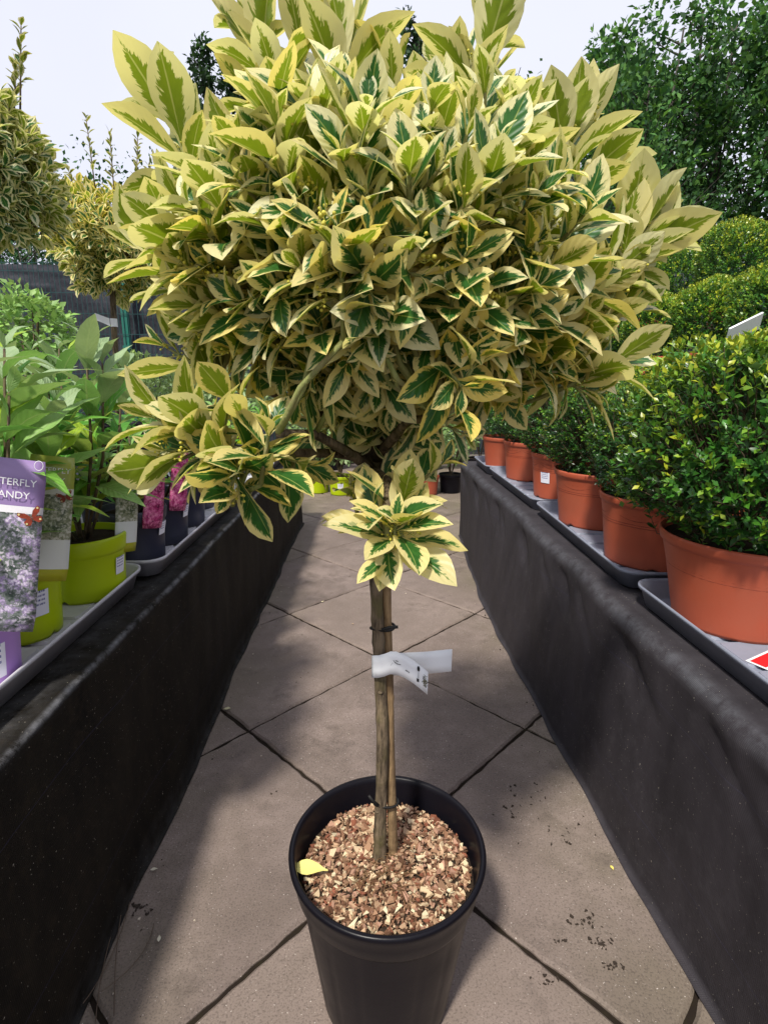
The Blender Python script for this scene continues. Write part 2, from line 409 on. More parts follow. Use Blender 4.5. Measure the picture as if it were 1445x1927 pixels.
# ------------------------------------------------------------------ ground and paving
g = MB(); g.add([(-150, -60, -.06), (150, -60, -.06), (150, 240, -.06), (-150, 240, -.06)], [(0, 1, 2, 3)])
o = g.build('ground', M_ground); o['kind'] = 'structure'
SL = 0.45; DG = SL * math.sqrt(2)
pv = MB(); pv.box((-2.6, -0.6, -.05), (2.8, 5.6, -.006))
paving = pv.build('paving', M_joint, smooth=False); paving['kind'] = 'structure'
def slab_mesh(seed):
    r = random.Random(seed); h = SL / 2 - 0.0036; b = 0.0045; m = MB()
    ring = []
    n = 24
    for (x0, y0, x1, y1) in ((-h, -h, h, -h), (h, -h, h, h), (h, h, -h, h), (-h, h, -h, -h)):
        for k in range(n):
            q = k / n; jx = r.uniform(-.0022, .0016) if k else 0
            nx, ny = (y1 - y0) / (2 * h), -(x1 - x0) / (2 * h)
            ring.append((x0 + (x1 - x0) * q + nx * jx, y0 + (y1 - y0) * q + ny * jx))
    N = len(ring)
    V = [(x, y, -.045) for x, y in ring] + [(x, y, -.004) for x, y in ring] + [(x * (1 - b / h), y * (1 - b / h), 0) for x, y in ring] + [(0, 0, 0)]
    Fc = [(i, (i + 1) % N, N + (i + 1) % N, N + i) for i in range(N)] + [(N + i, N + (i + 1) % N, 2 * N + (i + 1) % N, 2 * N + i) for i in range(N)] + [(2 * N + i, 2 * N + (i + 1) % N, 3 * N) for i in range(N)]
    m.add(V, Fc); return m.mesh('slab', M_slab, False)
slabs = [slab_mesh(k) for k in range(5)]
X0, Y0 = 0.0398, 0.7827
for a in range(-8, 14):
    for b in range(-8, 14):
        x = X0 + (a - b) * DG / 2; y = Y0 + DG / 2 + (a + b) * DG / 2
        if -1.15 < x < 1.2 and -0.3 < y < 5.2:
            o = bpy.data.objects.new('slab', slabs[(a * 3 + b * 7) % 5]); link(o, paving)
            o.location = (x, y, random.uniform(-.0012, .0012)); o.rotation_euler = (random.uniform(-.002, .002), random.uniform(-.002, .002), math.pi / 4 + random.choice((0, 1, 2, 3)) * math.pi / 2)

# ------------------------------------------------------------------ draped benches
def vnoise(x, y, seed=0):
    def h(i, j): return math.sin(i * 127.1 + j * 311.7 + seed * 74.7) * 43758.5453 % 1.0
    i, j = math.floor(x), math.floor(y); u, v = x - i, y - j
    u = u * u * (3 - 2 * u); v = v * v * (3 - 2 * v)
    return (h(i, j) * (1 - u) + h(i + 1, j) * u) * (1 - v) + (h(i, j + 1) * (1 - u) + h(i + 1, j + 1) * u) * v
BZ = 0.385
def ridge(x): return 1 - abs(2 * (x - math.floor(x)) - 1)
def bench(name, label, sgn, xe, xb, xfar, y0, y1, mat, foldamp, rad, diag, seed):
    root = thing(name, label, 'display bench', (sgn * abs(xe), (y0 + y1) / 2, 0))
    oy = root.location.y; ox = root.location.x
    m = MB(); ny = 330
    prof = [('top', q) for q in (1.0, .7, .4, .2, .12, .07, .04, .02)] + [('arc', a) for a in (0, .17, .34, .5, .67, .84, 1)] + [('face', q) for q in np.linspace(0.04, 1, 26)] + [('hem', 1)]
    V = []; T = []
    for i in range(ny + 1):
        y = y0 + (y1 - y0) * i / ny
        wave_e = 0.010 * (vnoise(y * 4.3, 0, seed) - .5) + 0.004 * (vnoise(y * 17, 3, seed) - .5)
        for kind, q in prof:
            sheen_wear = 0.0
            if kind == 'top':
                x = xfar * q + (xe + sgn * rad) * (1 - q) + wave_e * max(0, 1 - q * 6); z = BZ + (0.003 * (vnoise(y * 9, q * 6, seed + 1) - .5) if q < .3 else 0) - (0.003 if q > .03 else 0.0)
                sheen_wear = .25 if q < .05 else 0
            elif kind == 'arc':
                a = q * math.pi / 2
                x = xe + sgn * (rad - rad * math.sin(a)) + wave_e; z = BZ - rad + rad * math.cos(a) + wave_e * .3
                sheen_wear = math.exp(-((q - .5) / .28) ** 2)  # pale fold line: edge sheen painted in together with dusty wear
            else:
                qq = q if kind == 'face' else 1
                bot = xb(y)
                fold = foldamp * (vnoise(y * 6 + qq * 1.7, qq * 1.3, seed + 5) - .5) * 2 * (0.3 + 0.7 * qq) + foldamp * .6 * (vnoise(y * 19 + qq * 2.5, qq * 2, seed + 9) - .5)
                # slack diagonal folds hanging from the edge
                dr = ridge(y * 2.7 + qq * 1.15 + .4 * vnoise(y * 1.3, 2, seed)) ** 5 + .6 * ridge(y * 4.1 + qq * 2.2 + .9) ** 7
                fold += diag * dr * max(0, 1 - qq * 1.25) * math.sin(math.pi * min(1, qq * 3 + .08))
                x = (xe + wave_e) * (1 - qq) + bot * qq - sgn * fold; z = (BZ - rad) * (1 - qq) + 0.003
                if kind == 'hem':
                    x -= sgn * (0.004 + 0.007 * vnoise(y * 9, q, seed + 12)); z = 0.003
                if qq > .9: sheen_wear = .10
            V.append((x - ox, y - oy, z)); T.append((sheen_wear, 0, 0, 1))
    P = len(prof); Fc = []
    for i in range(ny):
        for k in range(P - 1):
            f = (i * P + k, i * P + k + 1, (i + 1) * P + k + 1, (i + 1) * P + k)
            Fc.append(f if sgn < 0 else f[::-1])
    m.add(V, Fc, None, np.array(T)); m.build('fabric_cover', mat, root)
    e = MB(); nx = 24; V = []
    for j in range(9):
        z = (BZ - .004) * (1 - j / 8) + .004
        for k in range(nx + 1):
            x = (xe + sgn * .012) + (xfar - xe) * k / nx
            V.append((x - ox, y1 - oy + 0.006 * (vnoise(k * .9, j * .3, seed) - .2) * j / 8, z))
    e.add(V, [(j * (nx + 1) + k, j * (nx + 1) + k + 1, (j + 1) * (nx + 1) + k + 1, (j + 1) * (nx + 1) + k) for j in range(8) for k in range(nx)], None, (0, 0, 0, 1))
    e.build('end_cover', mat, root)
    t = MB(); t.box((min(xe + sgn * .05, xfar) - ox, y0 - oy + .02, BZ - .04), (max(xe + sgn * .05, xfar) - ox, y1 - oy - .02, BZ - .012))
    t.build('bench_top', M_timber, root, False)
    for yy in (y0 + .1, (y0 + y1) / 2, y1 - .12):
        for xx in (xe + sgn * .14, xfar - sgn * .12):
            t = MB(); t.box((xx - .025 - ox, yy - .025 - oy, 0), (xx + .025 - ox, yy + .025 - oy, BZ - .041)); t.build('leg', M_timber, root, False)
    return root
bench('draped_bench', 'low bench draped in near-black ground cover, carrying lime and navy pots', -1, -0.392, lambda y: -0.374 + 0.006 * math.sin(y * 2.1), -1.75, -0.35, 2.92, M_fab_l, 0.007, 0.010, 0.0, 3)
def rb(y):
    return float(np.interp(y, [-.4, .3, .5, 1.05, 1.71, 2.2, 2.6, 2.7], [.45, .44, .437, .415, .402, .425, .452, .455]))
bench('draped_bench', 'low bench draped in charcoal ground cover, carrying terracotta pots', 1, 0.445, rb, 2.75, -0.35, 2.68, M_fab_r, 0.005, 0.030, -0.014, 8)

# ------------------------------------------------------------------ trays
def rrect(hx, hy, r, n=6):
    P = []
    for cx, cy, a in ((hx - r, hy - r, 0), (-hx + r, hy - r, 90), (-hx + r, -hy + r, 180), (hx - r, -hy + r, 270)):
        for k in range(n + 1):
            q = math.radians(a + 90 * k / n); P.append((cx + r * math.cos(q), cy + r * math.sin(q)))
    return P
def tray(label, cx, cy, hx, hy, z, mat, rz=0.0, h=0.038):
    root = thing('plant_tray', label, 'plant tray', (cx, cy, z), rz, 'grey carrying trays on the benches')
    m = MB(); lv = [(-.014, .004, .03), (-.010, .0, .03), (0.0, h - .006, .035), (.004, h - .006, .037), (.004, h, .037), (.0015, h, .036), (-.002, h - .003, .034), (-.013, .008, .03), (-.03, .008, .028)]
    V = []; N = None
    for off, zz, rr in lv:
        P = rrect(hx + off, hy + off, rr); N = len(P); V += [(x, y, zz) for x, y in P]
    V += [(0, 0, .008), (0, 0, .004)]
    Fc = [(i * N + k, i * N + (k + 1) % N, (i + 1) * N + (k + 1) % N, (i + 1) * N + k) for i in range(len(lv) - 1) for k in range(N)]
    Fc += [((len(lv) - 1) * N + k, (len(lv) - 1) * N + (k + 1) % N, len(V) - 2) for k in range(N)] + [((k + 1) % N, k, len(V) - 1) for k in range(N)]
    m.add(V, Fc); m.build('tray_body', mat, root)
    ny = max(3, int(hy * 2 / .085)); st = (2 * hy - .05) / ny
    for k in range(ny):
        for s in (-1, 0, 1):
            w = (2 * hx - .06) / 3
            b = MB(); y0 = -hy + .025 + k * st
            P = rrect(w / 2 - .004, st / 2 - .006, .008, 3); N = len(P); c = (s * w, y0 + st / 2)
            V = [(c[0] + x, c[1] + y, .0082) for x, y in P] + [(c[0] + x * .97, c[1] + y * .94, .0125) for x, y in P] + [(c[0], c[1], .0125)]
            b.add(V, [(q, (q + 1) % N, N + (q + 1) % N, N + q) for q in range(N)] + [(N + q, N + (q + 1) % N, 2 * N) for q in range(N)])
            b.build('floor_panel', mat, root, False)
    for s in (-1, 1):
        for q in (-.6, .6):
            f = MB(); f.box((s * (hx - .035) - .015, q * hy - .03, -.0005), (s * (hx - .035) + .015, q * hy + .03, .0035)); f.build('foot', mat, root, False)
    return root
TZ = BZ + 0.003
PZ = TZ + 0.0128
tray('grey tray under the boxwood pot beside the red tag', .492 + .21, .632, .21, .315, TZ, M_tray, 0.02)
tray('grey tray butted against the one with the red tag', .492 + .21, 1.290, .21, .31, TZ, M_tray, -0.012)
tray('grey tray under the two far terracotta pots of the front row', .494 + .21, 1.94, .21, .31, TZ, M_tray, 0.012)
tray('last grey tray at the far end of the charcoal bench', .487 + .21, 2.42, .21, .15, TZ, M_tray, 0.0)
tray('dark grey tray under the purple and lime pots', -.445 - .21, .70, .21, .33, TZ, M_tray_l, 0.004)
tray('dark grey tray under the navy pots with pink picture labels', -.425 - .21, 1.37, .21, .32, TZ, M_tray_l, 0.0)
tray('dark grey tray at the far end of the near-black bench', -.42 - .21, 2.04, .21, .32, TZ, M_tray_l, -0.01)
tray('last dark grey tray beyond the navy pots, by the bench end', -.42 - .21, 2.62, .21, .23, TZ, M_tray_l, 0.0)

# ------------------------------------------------------------------ pots
def pot_parts(root, r_top, r_bot, h, mat, rim_h, soil_drop=0.02, n=48, notch=True, soil=True, z0=0.0, lipw=0.005):
    m = MB(); rb_ = r_bot; rt = r_top - lipw
    prof = [(rb_ * .55, .004), (rb_ - .006, .003), (rb_ - .001, 0.0), (rb_, .005)]
    for q in (.15, .4, .7): prof.append((rb_ + (rt - rb_) * q * (h - rim_h) / h, .005 + (h - rim_h - .005) * q))
    zb = h - rim_h; rbb = rb_ + (rt - rb_) * .92
    prof += [(rbb, zb - .002), (rbb + .0008, zb), (r_top - .003, zb + .0015), (r_top - .002, zb + .006), (r_top, h - .004), (r_top - .0015, h), (r_top - .0045, h - .0005), (r_top - .007, h - rim_h), (rb_ - .004, .02)]
    def mod(r, z, q, i):
        if notch and i in (2, 3) and (math.cos(4 * q + .6) > .93): return r, z + .006
        return r, z
    m.lathe([(r, z + z0) for r, z in prof], n, mod=mod if notch else None)
    p = m.build('pot', mat, root)
    if soil:
        s = MB(); zs = h - soil_drop; V = []; rr = r_top - .007 - soil_drop * .1
        K = 40
        for a in range(7):
            for k in range(K):
                q = 2 * math.pi * k / K; r = rr * a / 6
                V.append((r * math.cos(q), r * math.sin(q), z0 + zs + (.004 * (vnoise(r * 160 * math.cos(q), r * 160 * math.sin(q), 4) - .5) if a < 6 else 0)))
        s.add(V, [(a * K + k, a * K + (k + 1) % K, (a + 1) * K + (k + 1) % K, (a + 1) * K + k) for a in range(6) for k in range(K)])
        s.build('soil', M_soil, p)
    return p

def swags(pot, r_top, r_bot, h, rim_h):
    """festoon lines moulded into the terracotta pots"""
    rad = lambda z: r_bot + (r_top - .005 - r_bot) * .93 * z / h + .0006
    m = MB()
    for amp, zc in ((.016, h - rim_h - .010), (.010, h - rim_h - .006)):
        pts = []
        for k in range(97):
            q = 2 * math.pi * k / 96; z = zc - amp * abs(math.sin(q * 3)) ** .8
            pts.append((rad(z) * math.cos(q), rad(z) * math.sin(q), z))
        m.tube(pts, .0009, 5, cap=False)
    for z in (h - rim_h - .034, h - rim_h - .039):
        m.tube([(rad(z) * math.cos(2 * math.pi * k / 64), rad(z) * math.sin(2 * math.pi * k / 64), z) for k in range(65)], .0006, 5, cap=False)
    m.build('moulded_swag', M_swag_shade, pot)

# ------------------------------------------------------------------ boxwood
def mixc(a, b, q): return np.asarray(a) * (1 - q) + np.asarray(b) * q
BX_DARK = np.array([.016, .062, .014]); BX_MID = np.array([.055, .19, .02]); BX_LIME = np.array([.22, .37, .025]); BX_YEL = np.array([.40, .43, .03])
def box_foliage(hx, hy, z0, z1, n, seed, leaf=.016, power=2.6, newness=0.5, tmpl=D4, dark=1.0, taper=.70):
    r = np.random.default_rng(seed); m = MB()
    zc = (z0 + z1) / 2; hz = (z1 - z0) / 2
    Ps = []; Ds = []; Ns = []; Ls = []; Cs = []; tw = []
    for k in range(n):
        d = unit(r.normal(size=3)); 
        if d[2] < -.75: d[2] *= -.5; d = unit(d)
        k_ = (abs(d[0]) ** power + abs(d[1]) ** power + abs(d[2]) ** power) ** (-1 / power)
        lump = 1 + .10 * (vnoise(d[0] * 3 + 9, d[1] * 3 + d[2] * 2 + 9, seed) - .5) * 2
        depth = 1.0 if k % 4 else r.uniform(.55, .85)
        hq = np.clip((d[2] * k_ + 1) / 2 / .42, 0, 1); nar = taper + (1 - taper) * hq * (2 - hq)
        surf = np.array([d[0] * hx * nar, d[1] * hy * nar, d[2] * hz]) * k_ * lump * depth + [0, 0, zc]
        ax = unit(d * [1, 1, .8] + [0, 0, .55] + r.normal(size=3) * .35)
        L = leaf * r.uniform(2.2, 4.2); base = surf - ax * L
        hgt = (surf[2] - z0) / (z1 - z0)
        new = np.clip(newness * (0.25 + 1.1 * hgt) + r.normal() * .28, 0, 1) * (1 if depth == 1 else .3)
        nodes = 5
        a0 = r.uniform(0, 3)
        side = unit(np.cross(ax, r.normal(size=3))); up = np.cross(ax, side)
        tw.append((base, surf))
        for j in range(nodes):
            q = (j + 1) / nodes; p = base + ax * L * q
            az = a0 + j * math.pi / 2
            for s in (0, math.pi):
                if r.random() < .08: continue
                rd = math.cos(az + s) * side + math.sin(az + s) * up
                op = .95 - .35 * q + r.normal() * .15
                dd = unit(ax * math.cos(op) + rd * math.sin(op)); nn = unit(ax * .8 - rd * .3 + np.array([0, 0, .5]) + r.normal(size=3) * .2)
                Ps.append(p); Ds.append(dd); Ns.append(nn); Ls.append(leaf * r.uniform(.65, 1.15) * (1 if q < .95 else .75))
                w = np.clip(new * (0.35 + .75 * q) + r.normal() * .08, 0, 1)
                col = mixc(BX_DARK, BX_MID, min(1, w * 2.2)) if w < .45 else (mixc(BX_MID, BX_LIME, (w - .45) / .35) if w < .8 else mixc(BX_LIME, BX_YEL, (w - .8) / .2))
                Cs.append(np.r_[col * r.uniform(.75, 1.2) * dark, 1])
    Mx = frames(np.array(Ds), np.array(Ns)) * np.array(Ls)[:, None, None]
    m.place(tmpl[0], tmpl[1], tmpl[2], Mx, np.array(Ps), np.array(Cs))
    t = MB()
    for k in range(0, len(tw), 3):
        b, s = tw[k]; t.tube([b * .6 + np.array([0, 0, z0 * .4]), b, s], [.0016, .0011, .0006], 3, cap=False)
    return m.mesh('foliage', M_box_leaf), t.mesh('twigs', M_stem)
def box_plant(root, fol, tw, pr, pb, ph, rim=.018, sw=True, detail=48, potmat=None):
    p = pot_parts(root, pr, pb, ph, potmat or M_terra, rim, .012, detail, True)
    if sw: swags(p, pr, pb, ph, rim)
    f = bpy.data.objects.new('foliage', fol); link(f, root); f['kind'] = 'stuff'
    t = bpy.data.objects.new('twigs', tw); link(t, root); t['kind'] = 'stuff'
    s = MB(); s.tube([(0, 0, ph - .02), (.005, .003, ph + .04), (0, 0.01, ph + .09)], [.009, .008, .006], 8); s.build('stem', M_stem, root)
    return root
PHT = 0.148
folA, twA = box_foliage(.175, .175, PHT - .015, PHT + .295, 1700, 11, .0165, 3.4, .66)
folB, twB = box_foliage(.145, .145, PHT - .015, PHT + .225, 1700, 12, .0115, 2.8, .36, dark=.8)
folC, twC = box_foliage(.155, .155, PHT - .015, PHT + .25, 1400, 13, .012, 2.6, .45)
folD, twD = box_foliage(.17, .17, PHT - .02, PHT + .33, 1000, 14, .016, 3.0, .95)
GB = 'boxwoods along the front of the charcoal bench'
front = [((.598, .825), folA, twA, .126, .091, 'large clipped boxwood in terracotta pot on the tray with the red tag', .3),
         ((.615, 1.135), folB, twB, .119, .095, 'dark small-leaved boxwood in terracotta pot next to the large clipped boxwood', 1.3),
         ((.618, 1.45), folB, twB, .120, .096, 'dark boxwood in terracotta pot, third along from the red tag', 2.2),
         ((.635, 1.79), folC, twC, .105, .086, 'boxwood in narrower pinkish pot with a white sticker', 0.4),
         ((.635, 2.13), folC, twC, .118, .098, 'boxwood in terracotta pot at the far end of the charcoal bench front', 3.0)]
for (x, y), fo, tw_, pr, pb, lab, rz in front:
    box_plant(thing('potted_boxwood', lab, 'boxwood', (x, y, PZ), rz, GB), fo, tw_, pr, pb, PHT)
GB2 = 'boxwoods in the rows behind the terracotta pots'
back = [(.99, .98, folD, twD), (.98, 1.36, folD, twD), (.97, 1.72, folC, twC), (.98, 2.08, folD, twD), (.96, 2.42, folC, twC), (1.36, 1.2, folD, twD), (1.35, 1.58, folD, twD), (1.34, 1.95, folA, twA), (1.33, 2.32, folD, twD), (.62, 2.46, folC, twC)]
proto = None
for i, (x, y, fo, tw_) in enumerate(back):
    lab = 'yellow-green tipped boxwood crowded behind the front row of terracotta pots'
    t = thing('potted_boxwood', lab, 'boxwood', (x, y, BZ - .002), i * 1.3, GB2)
    pot_parts(t, .12, .098, PHT, M_terra, .018, .012, 24, False)
    f = bpy.data.objects.new('foliage', fo); link(f, t); f['kind'] = 'stuff'

# stepped staging with clipped balls behind the bench
st = thing('plant_staging', 'dark timber stepped staging holding rows of clipped box balls', 'staging', (2.9, 3.0, 0))
for (x0, x1, z) in ((1.50, 2.05, .74), (2.10, 2.75, 1.12)):
    b = MB(); b.box((x0 - 2.9, 0.9 - 3.0, z - .035), (x1 - 2.9, 6.0 - 3.0, z)); b.build('shelf', M_timber, st, False)
    for yy in (1.0, 2.6, 4.2, 5.9):
        for xx in (x0 + .05, x1 - .05):
            b = MB(); zb = (BZ if (xx < 2.75 and yy < 2.68) else -.004)
            b.box((xx - 2.93, yy - 3.03, zb), (xx - 2.87, yy - 2.97, z - .036)); b.build('post', M_timber, st, False)
folE, twE = box_foliage(.20, .20, .15, .56, 1500, 21, .018, 2.0, .8, D2, taper=1.0)
folF, twF = box_foliage(.255, .255, .15, .68, 1900, 22, .019, 2.1, .75, D2, taper=1.0)
GL = 'clipped box balls on the stepped staging'
for i, (px, py, xx, zs, fo, pr) in enumerate([(1355, 560, 1.78, .74, folE, .14), (1160, 0, 1.78, .74, folE, .14), (1252, 0, 1.76, .74, folE, .14), (1480, 0, 1.8, .74, folE, .14), (1390, 0, 2.42, 1.12, folF, .16), (1290, 0, 2.42, 1.12, folF, .16), (1215, 0, 2.42, 1.12, folF, .16), (1160, 0, 2.42, 1.12, folF, .16)]):
    d = ray(px, 480); yy = d.y * xx / d.x
    lab = 'clipped box ball in terracotta pot on the lower step of the staging' if zs < 1 else 'larger clipped box ball in terracotta pot on the upper step of the staging'
    t = thing('box_ball', lab, 'box ball', (xx, yy, zs), i * 1.1, GL + (' lower step' if zs < 1 else ' upper step'))
    pot_parts(t, pr, pr * .8, .18, M_terra, .02, .012, 24, False)
    f = bpy.data.objects.new('foliage', fo); link(f, t); f['kind'] = 'stuff'

# ------------------------------------------------------------------ main tree
TX, TY = 0.0207, 0.551
tree = thing('potted_tree', 'variegated standard tree with yellow-edged leaves in a black pot of bark chips', 'tree', (TX, TY, 0))
TO = np.array([TX, TY, 0])
pm = MB()
prof = [(.04, .006), (.062, .004), (.072, .001), (.079, .004), (.0815, .012), (.0865, .05), (.0935, .10), (.1005, .15), (.1050, .186), (.1060, .190), (.1095, .1915), (.1115, .196), (.1140, .210), (.1165, .222), (.1188, .228), (.1190, .2315), (.1175, .2338), (.1145, .2342), (.1120, .2325), (.1105, .226), (.1070, .20), (.1030, .184), (.0905, .10), (.072, .012), (.01, .010)]
def potmod(r, z, q, i):
    if 3 < i < 9: return r + .0011 * (abs(math.cos(9 * q)) ** .35 - .8) * (1 if .012 < z < .18 else 0), z
    if i in (9, 10): return r, z + .0012 * math.sin(3 * q + 1)
    return r, z
pm.lathe(prof, 144, mod=potmod)
mpot = pm.build('pot', M_blackpot, tree)
# mulch: soil bed with thousands of chips
bed = MB(); V = []; K = 48
def bedz(x, y): return .2045 + .010 * math.exp(-((x * x + y * y) / .0022)) - .9 * max(0, math.hypot(x, y) - .085) * .35 + .004 * (vnoise(x * 55 + 7, y * 55 + 3, 2) - .5)
for a in range(11):
    for k in range(K):
        q = 2 * math.pi * k / K; r = .1062 * a / 10; V.append((r * math.cos(q), r * math.sin(q), bedz(r * math.cos(q), r * math.sin(q)) - .004))
bed.add(V, [(a * K + k, a * K + (k + 1) % K, (a + 1) * K + (k + 1) % K, (a + 1) * K + k) for a in range(10) for k in range(K)])
bed.build('soil', M_soil, mpot)
CHC = [S(180, 148, 118), S(152, 118, 92), S(200, 176, 142), S(126, 92, 70), S(106, 74, 54), S(168, 130, 108), S(210, 194, 160), S(130, 80, 60), S(90, 64, 48)]
def chip_template(r):
    k = r.integers(4, 7); ang = np.sort(r.uniform(0, 2 * math.pi, k)); el = r.uniform(.35, 1.0)
    P = np.stack([np.cos(ang) * r.uniform(.75, 1.1, k), np.sin(ang) * el * r.uniform(.75, 1.1, k)], -1) * .5
    th = r.uniform(.12, .3)
    V = np.concatenate([np.c_[P, np.full(k, -th / 2)], np.c_[P * .92, np.full(k, th / 2)], [[0, 0, th / 2 * 1.1]]])
    Fc = [(i, (i + 1) % k, k + (i + 1) % k, k + i) for i in range(k)] + [(k + i, k + (i + 1) % k, 2 * k) for i in range(k)]
    return V, Fc, np.zeros((len(V), 2))
cr = np.random.default_rng(5)
chips = [chip_template(cr) for _ in range(12)]
mul = MB()
for ti, tp in enumerate(chips):
    n = 330; rr = .1010 * np.sqrt(cr.uniform(0, 1, n)); qq = cr.uniform(0, 2 * math.pi, n)
    P = np.stack([rr * np.cos(qq), rr * np.sin(qq), np.zeros(n)], -1)
    P[:, 2] = [bedz(x, y) for x, y in P[:, :2]] + cr.uniform(-.003, .003, n)
    size = cr.lognormal(math.log(.0062), .42, n).clip(.0025, .015)
    nrm = unit(np.c_[cr.normal(size=(n, 2)) * .45, np.ones(n)]); d = unit(np.c_[cr.normal(size=(n, 2)), np.zeros(n)])
    cols = np.array([CHC[i] for i in cr.choice(len(CHC), n, p=[.17, .17, .1, .14, .1, .12, .06, .07, .07])]) * cr.uniform(.65, 1.1, (n, 1)); cols[:, 3] = 1
    mul.place(tp[0], tp[1], tp[2], frames(d, nrm) * size[:, None, None], P, cols)
mul.build('bark_mulch', M_chip, mpot, False, 'stuff')
cms = []
for ti, tp in enumerate(chips):
    m = MB(); m.add(tp[0], tp[1], None, CHC[(0, 2, 5, 6, 1, 2, 0, 6, 3, 5, 7, 2)[ti]]); cms.append(m.mesh('bark_chip', M_chip, False))
for k in range(110):
    r = .094 * math.sqrt(random.random()); q = random.uniform(0, 6.28); x, y = r * math.cos(q), r * math.sin(q)
    if math.hypot(x + .005, y) < .016: continue
    o = bpy.data.objects.new('bark_chip', cms[k % 12]); link(o, mpot); s = random.uniform(.010, .017)
    o.location = (x, y, bedz(x, y) + .0025); o.rotation_euler = (random.gauss(0, .35), random.gauss(0, .35), random.uniform(0, 6.28)); o.scale = (s, s, s * .8)
# root fibres
fb = MB()
for k in range(70):
    x, y = random.gauss(.0, .022), random.gauss(-.03, .016); q = random.uniform(0, 6.28); L = random.uniform(.01, .03); w = random.gauss(0, .5)
    fb.tube([(x + L * s * math.cos(q + w * s), y + L * s * math.sin(q + w * s), bedz(x, y) + .004 + .003 * math.sin(3.1 * s)) for s in (0, .33, .66, 1)], .00035, 3, S(120, 92, 62), cap=False)
fb.build('root_fibres', M_chip, mpot, True, 'stuff')

# trunk, cane, ties
def loc(p): return np.array(p) - TO
tk = MB(); pts = []; rad = []
line = [(714, 1640, .0088), (715, 1600, .0082), (715, 1560, .0076), (718, 1480, .0070), (720, 1392, .0068), (718, 1330, .0069), (715, 1271, .0068), (712, 1200, .0069), (710, 1166, .0069), (708, 1110, .0067), (705, 1050, .0067), (704, 990, .0068), (706, 900, .0072), (704, 820, .0080)]
for i, (px, py, r) in enumerate(line):
    p = at(px, py, .551 + .002 * math.sin(i * 1.3)); pts.append(loc(p)); rad.append(r)
P2 = []; R2 = []
for i in range(len(pts) - 1):
    for s in np.linspace(0, 1, 8, endpoint=False):
        P2.append(pts[i] * (1 - s) + pts[i + 1] * s); R2.append((rad[i] * (1 - s) + rad[i + 1] * s) * (1 + .16 * (vnoise(i * 3 + s * 3, 1, 3) - .5) + (.10 if random.random() < .07 else 0)))
P2.append(pts[-1]); R2.append(rad[-1])
tk.tube(P2, R2, 18); trunk = tk.build('trunk', M_stem, tree)
TRTOP = pts[-1]
for (px, py) in ((712, 1112), (716, 1305), (716, 1185), (724, 1385), (710, 1530), (702, 1070)):
    kn = MB(); kn.lathe([(.0001, .0026), (.0016, .0022), (.0026, .001), (.003, -.001)], 8)
    kn.v[-1] = np.array([np.array([v[0], -v[2] * .5 + .0008, v[1] * .8]) for v in kn.v[-1]])
    o = kn.build('knot', M_stem, trunk); o.location = loc(at(px, py, .5445))
cn = MB(); cp = []; crd = []
cl = [(740, 1622, .0058), (739, 1575, .0058), (737, 1500, .0054), (734, 1392, .0050), (733, 1320, .0050), (731, 1250, .0051), (728, 1166, .0052), (727, 1110, .0053), (727, 1055, .0056), (727, 1000, .0056), (727, 930, .0055)]
for px, py, r in cl:
    cp.append(loc(at(px, py, .5565))); crd.append(r)
C2 = []; CR = []
node_py = (1588, 1315, 1062)
L_ = len(cp)
for i in range(L_ - 1):
    for s in np.linspace(0, 1, 10, endpoint=False):
        py = cl[i][1] * (1 - s) + cl[i + 1][1] * s; rr = crd[i] * (1 - s) + crd[i + 1] * s
        for npy in node_py: rr *= 1 + .16 * math.exp(-((py - npy) / 4.5) ** 2) - .08 * math.exp(-((py - npy - 10) / 5) ** 2)
        C2.append(cp[i] * (1 - s) + cp[i + 1] * s); CR.append(rr)
cn.tube(C2 + [cp[-1]], CR + [crd[-1]], 14); cn.build('bamboo_cane', M_cane, tree)
def tie(py, tail):
    m = MB()
    a = loc(at(716 if py > 1400 else 711, py, .551)); b = loc(at(737 if py > 1400 else 729, py - 3, .5565)); pts = []
    for k in range(25):
        q = 2 * math.pi * k / 24; c = a * (.5 + .5 * math.cos(q)) + b * (.5 - .5 * math.cos(q))
        ex = np.array([-math.cos(q) * .0078, -math.sin(q) * .0082, .0012 * math.sin(q * 2)]); pts.append(c + ex)
    m.tube(pts, .0016, 6, cap=False)
    m.tube([loc(at(x, y, .5415)) for x, y in tail], .0017, 6); m.build('rubber_tie', M_tie, tree)
tie(1182, [(718, 1186), (732, 1181), (749, 1180)])
tie(1512, [(712, 1516), (700, 1506), (694, 1498)])

# paper tag round trunk and cane
def strip(path, half, name, mat, parent):
    m = MB(); n = len(path); V = []
    for (px, py, Y, dz) in path:
        c = loc(at(px, py, Y)); V += [c + np.array([0, 0, half]), c + np.array([0, 0, half / 3]), c - np.array([0, 0, half / 3]), c - np.array([dz, 0, half])]
    m.add(V, [(i * 4 + j, i * 4 + j + 1, (i + 1) * 4 + j + 1, (i + 1) * 4 + j) for i in range(n - 1) for j in range(3)])
    o = m.build(name, mat, parent); md = o.modifiers.new('thickness', 'SOLIDIFY'); md.thickness = .0003; return o
ptag = strip([(735, 1251, .558, 0), (760, 1250, .559, 0), (800, 1248, .561, 0), (850, 1243, .562, 0)], .0140, 'paper_tag', M_paper, tree)
strip([(724, 1254, .5605, 0), (706, 1255, .5595, 0), (699.5, 1255, .551, 0), (703, 1255, .5435, 0), (712, 1255, .5405, 0), (724, 1252, .538, 0), (734, 1248, .5365, 0), (745, 1248, .5355, 0), (760, 1254, .5345, 0), (778, 1265, .5335, 0), (793, 1277, .5325, 0), (805, 1287, .5315, 0)], .0136, 'wrapped_end', M_paper, ptag)
def tagY(px): return float(np.interp(px, [734, 760, 805], [.5365, .5345, .5315])) - .0012
ink = MB()
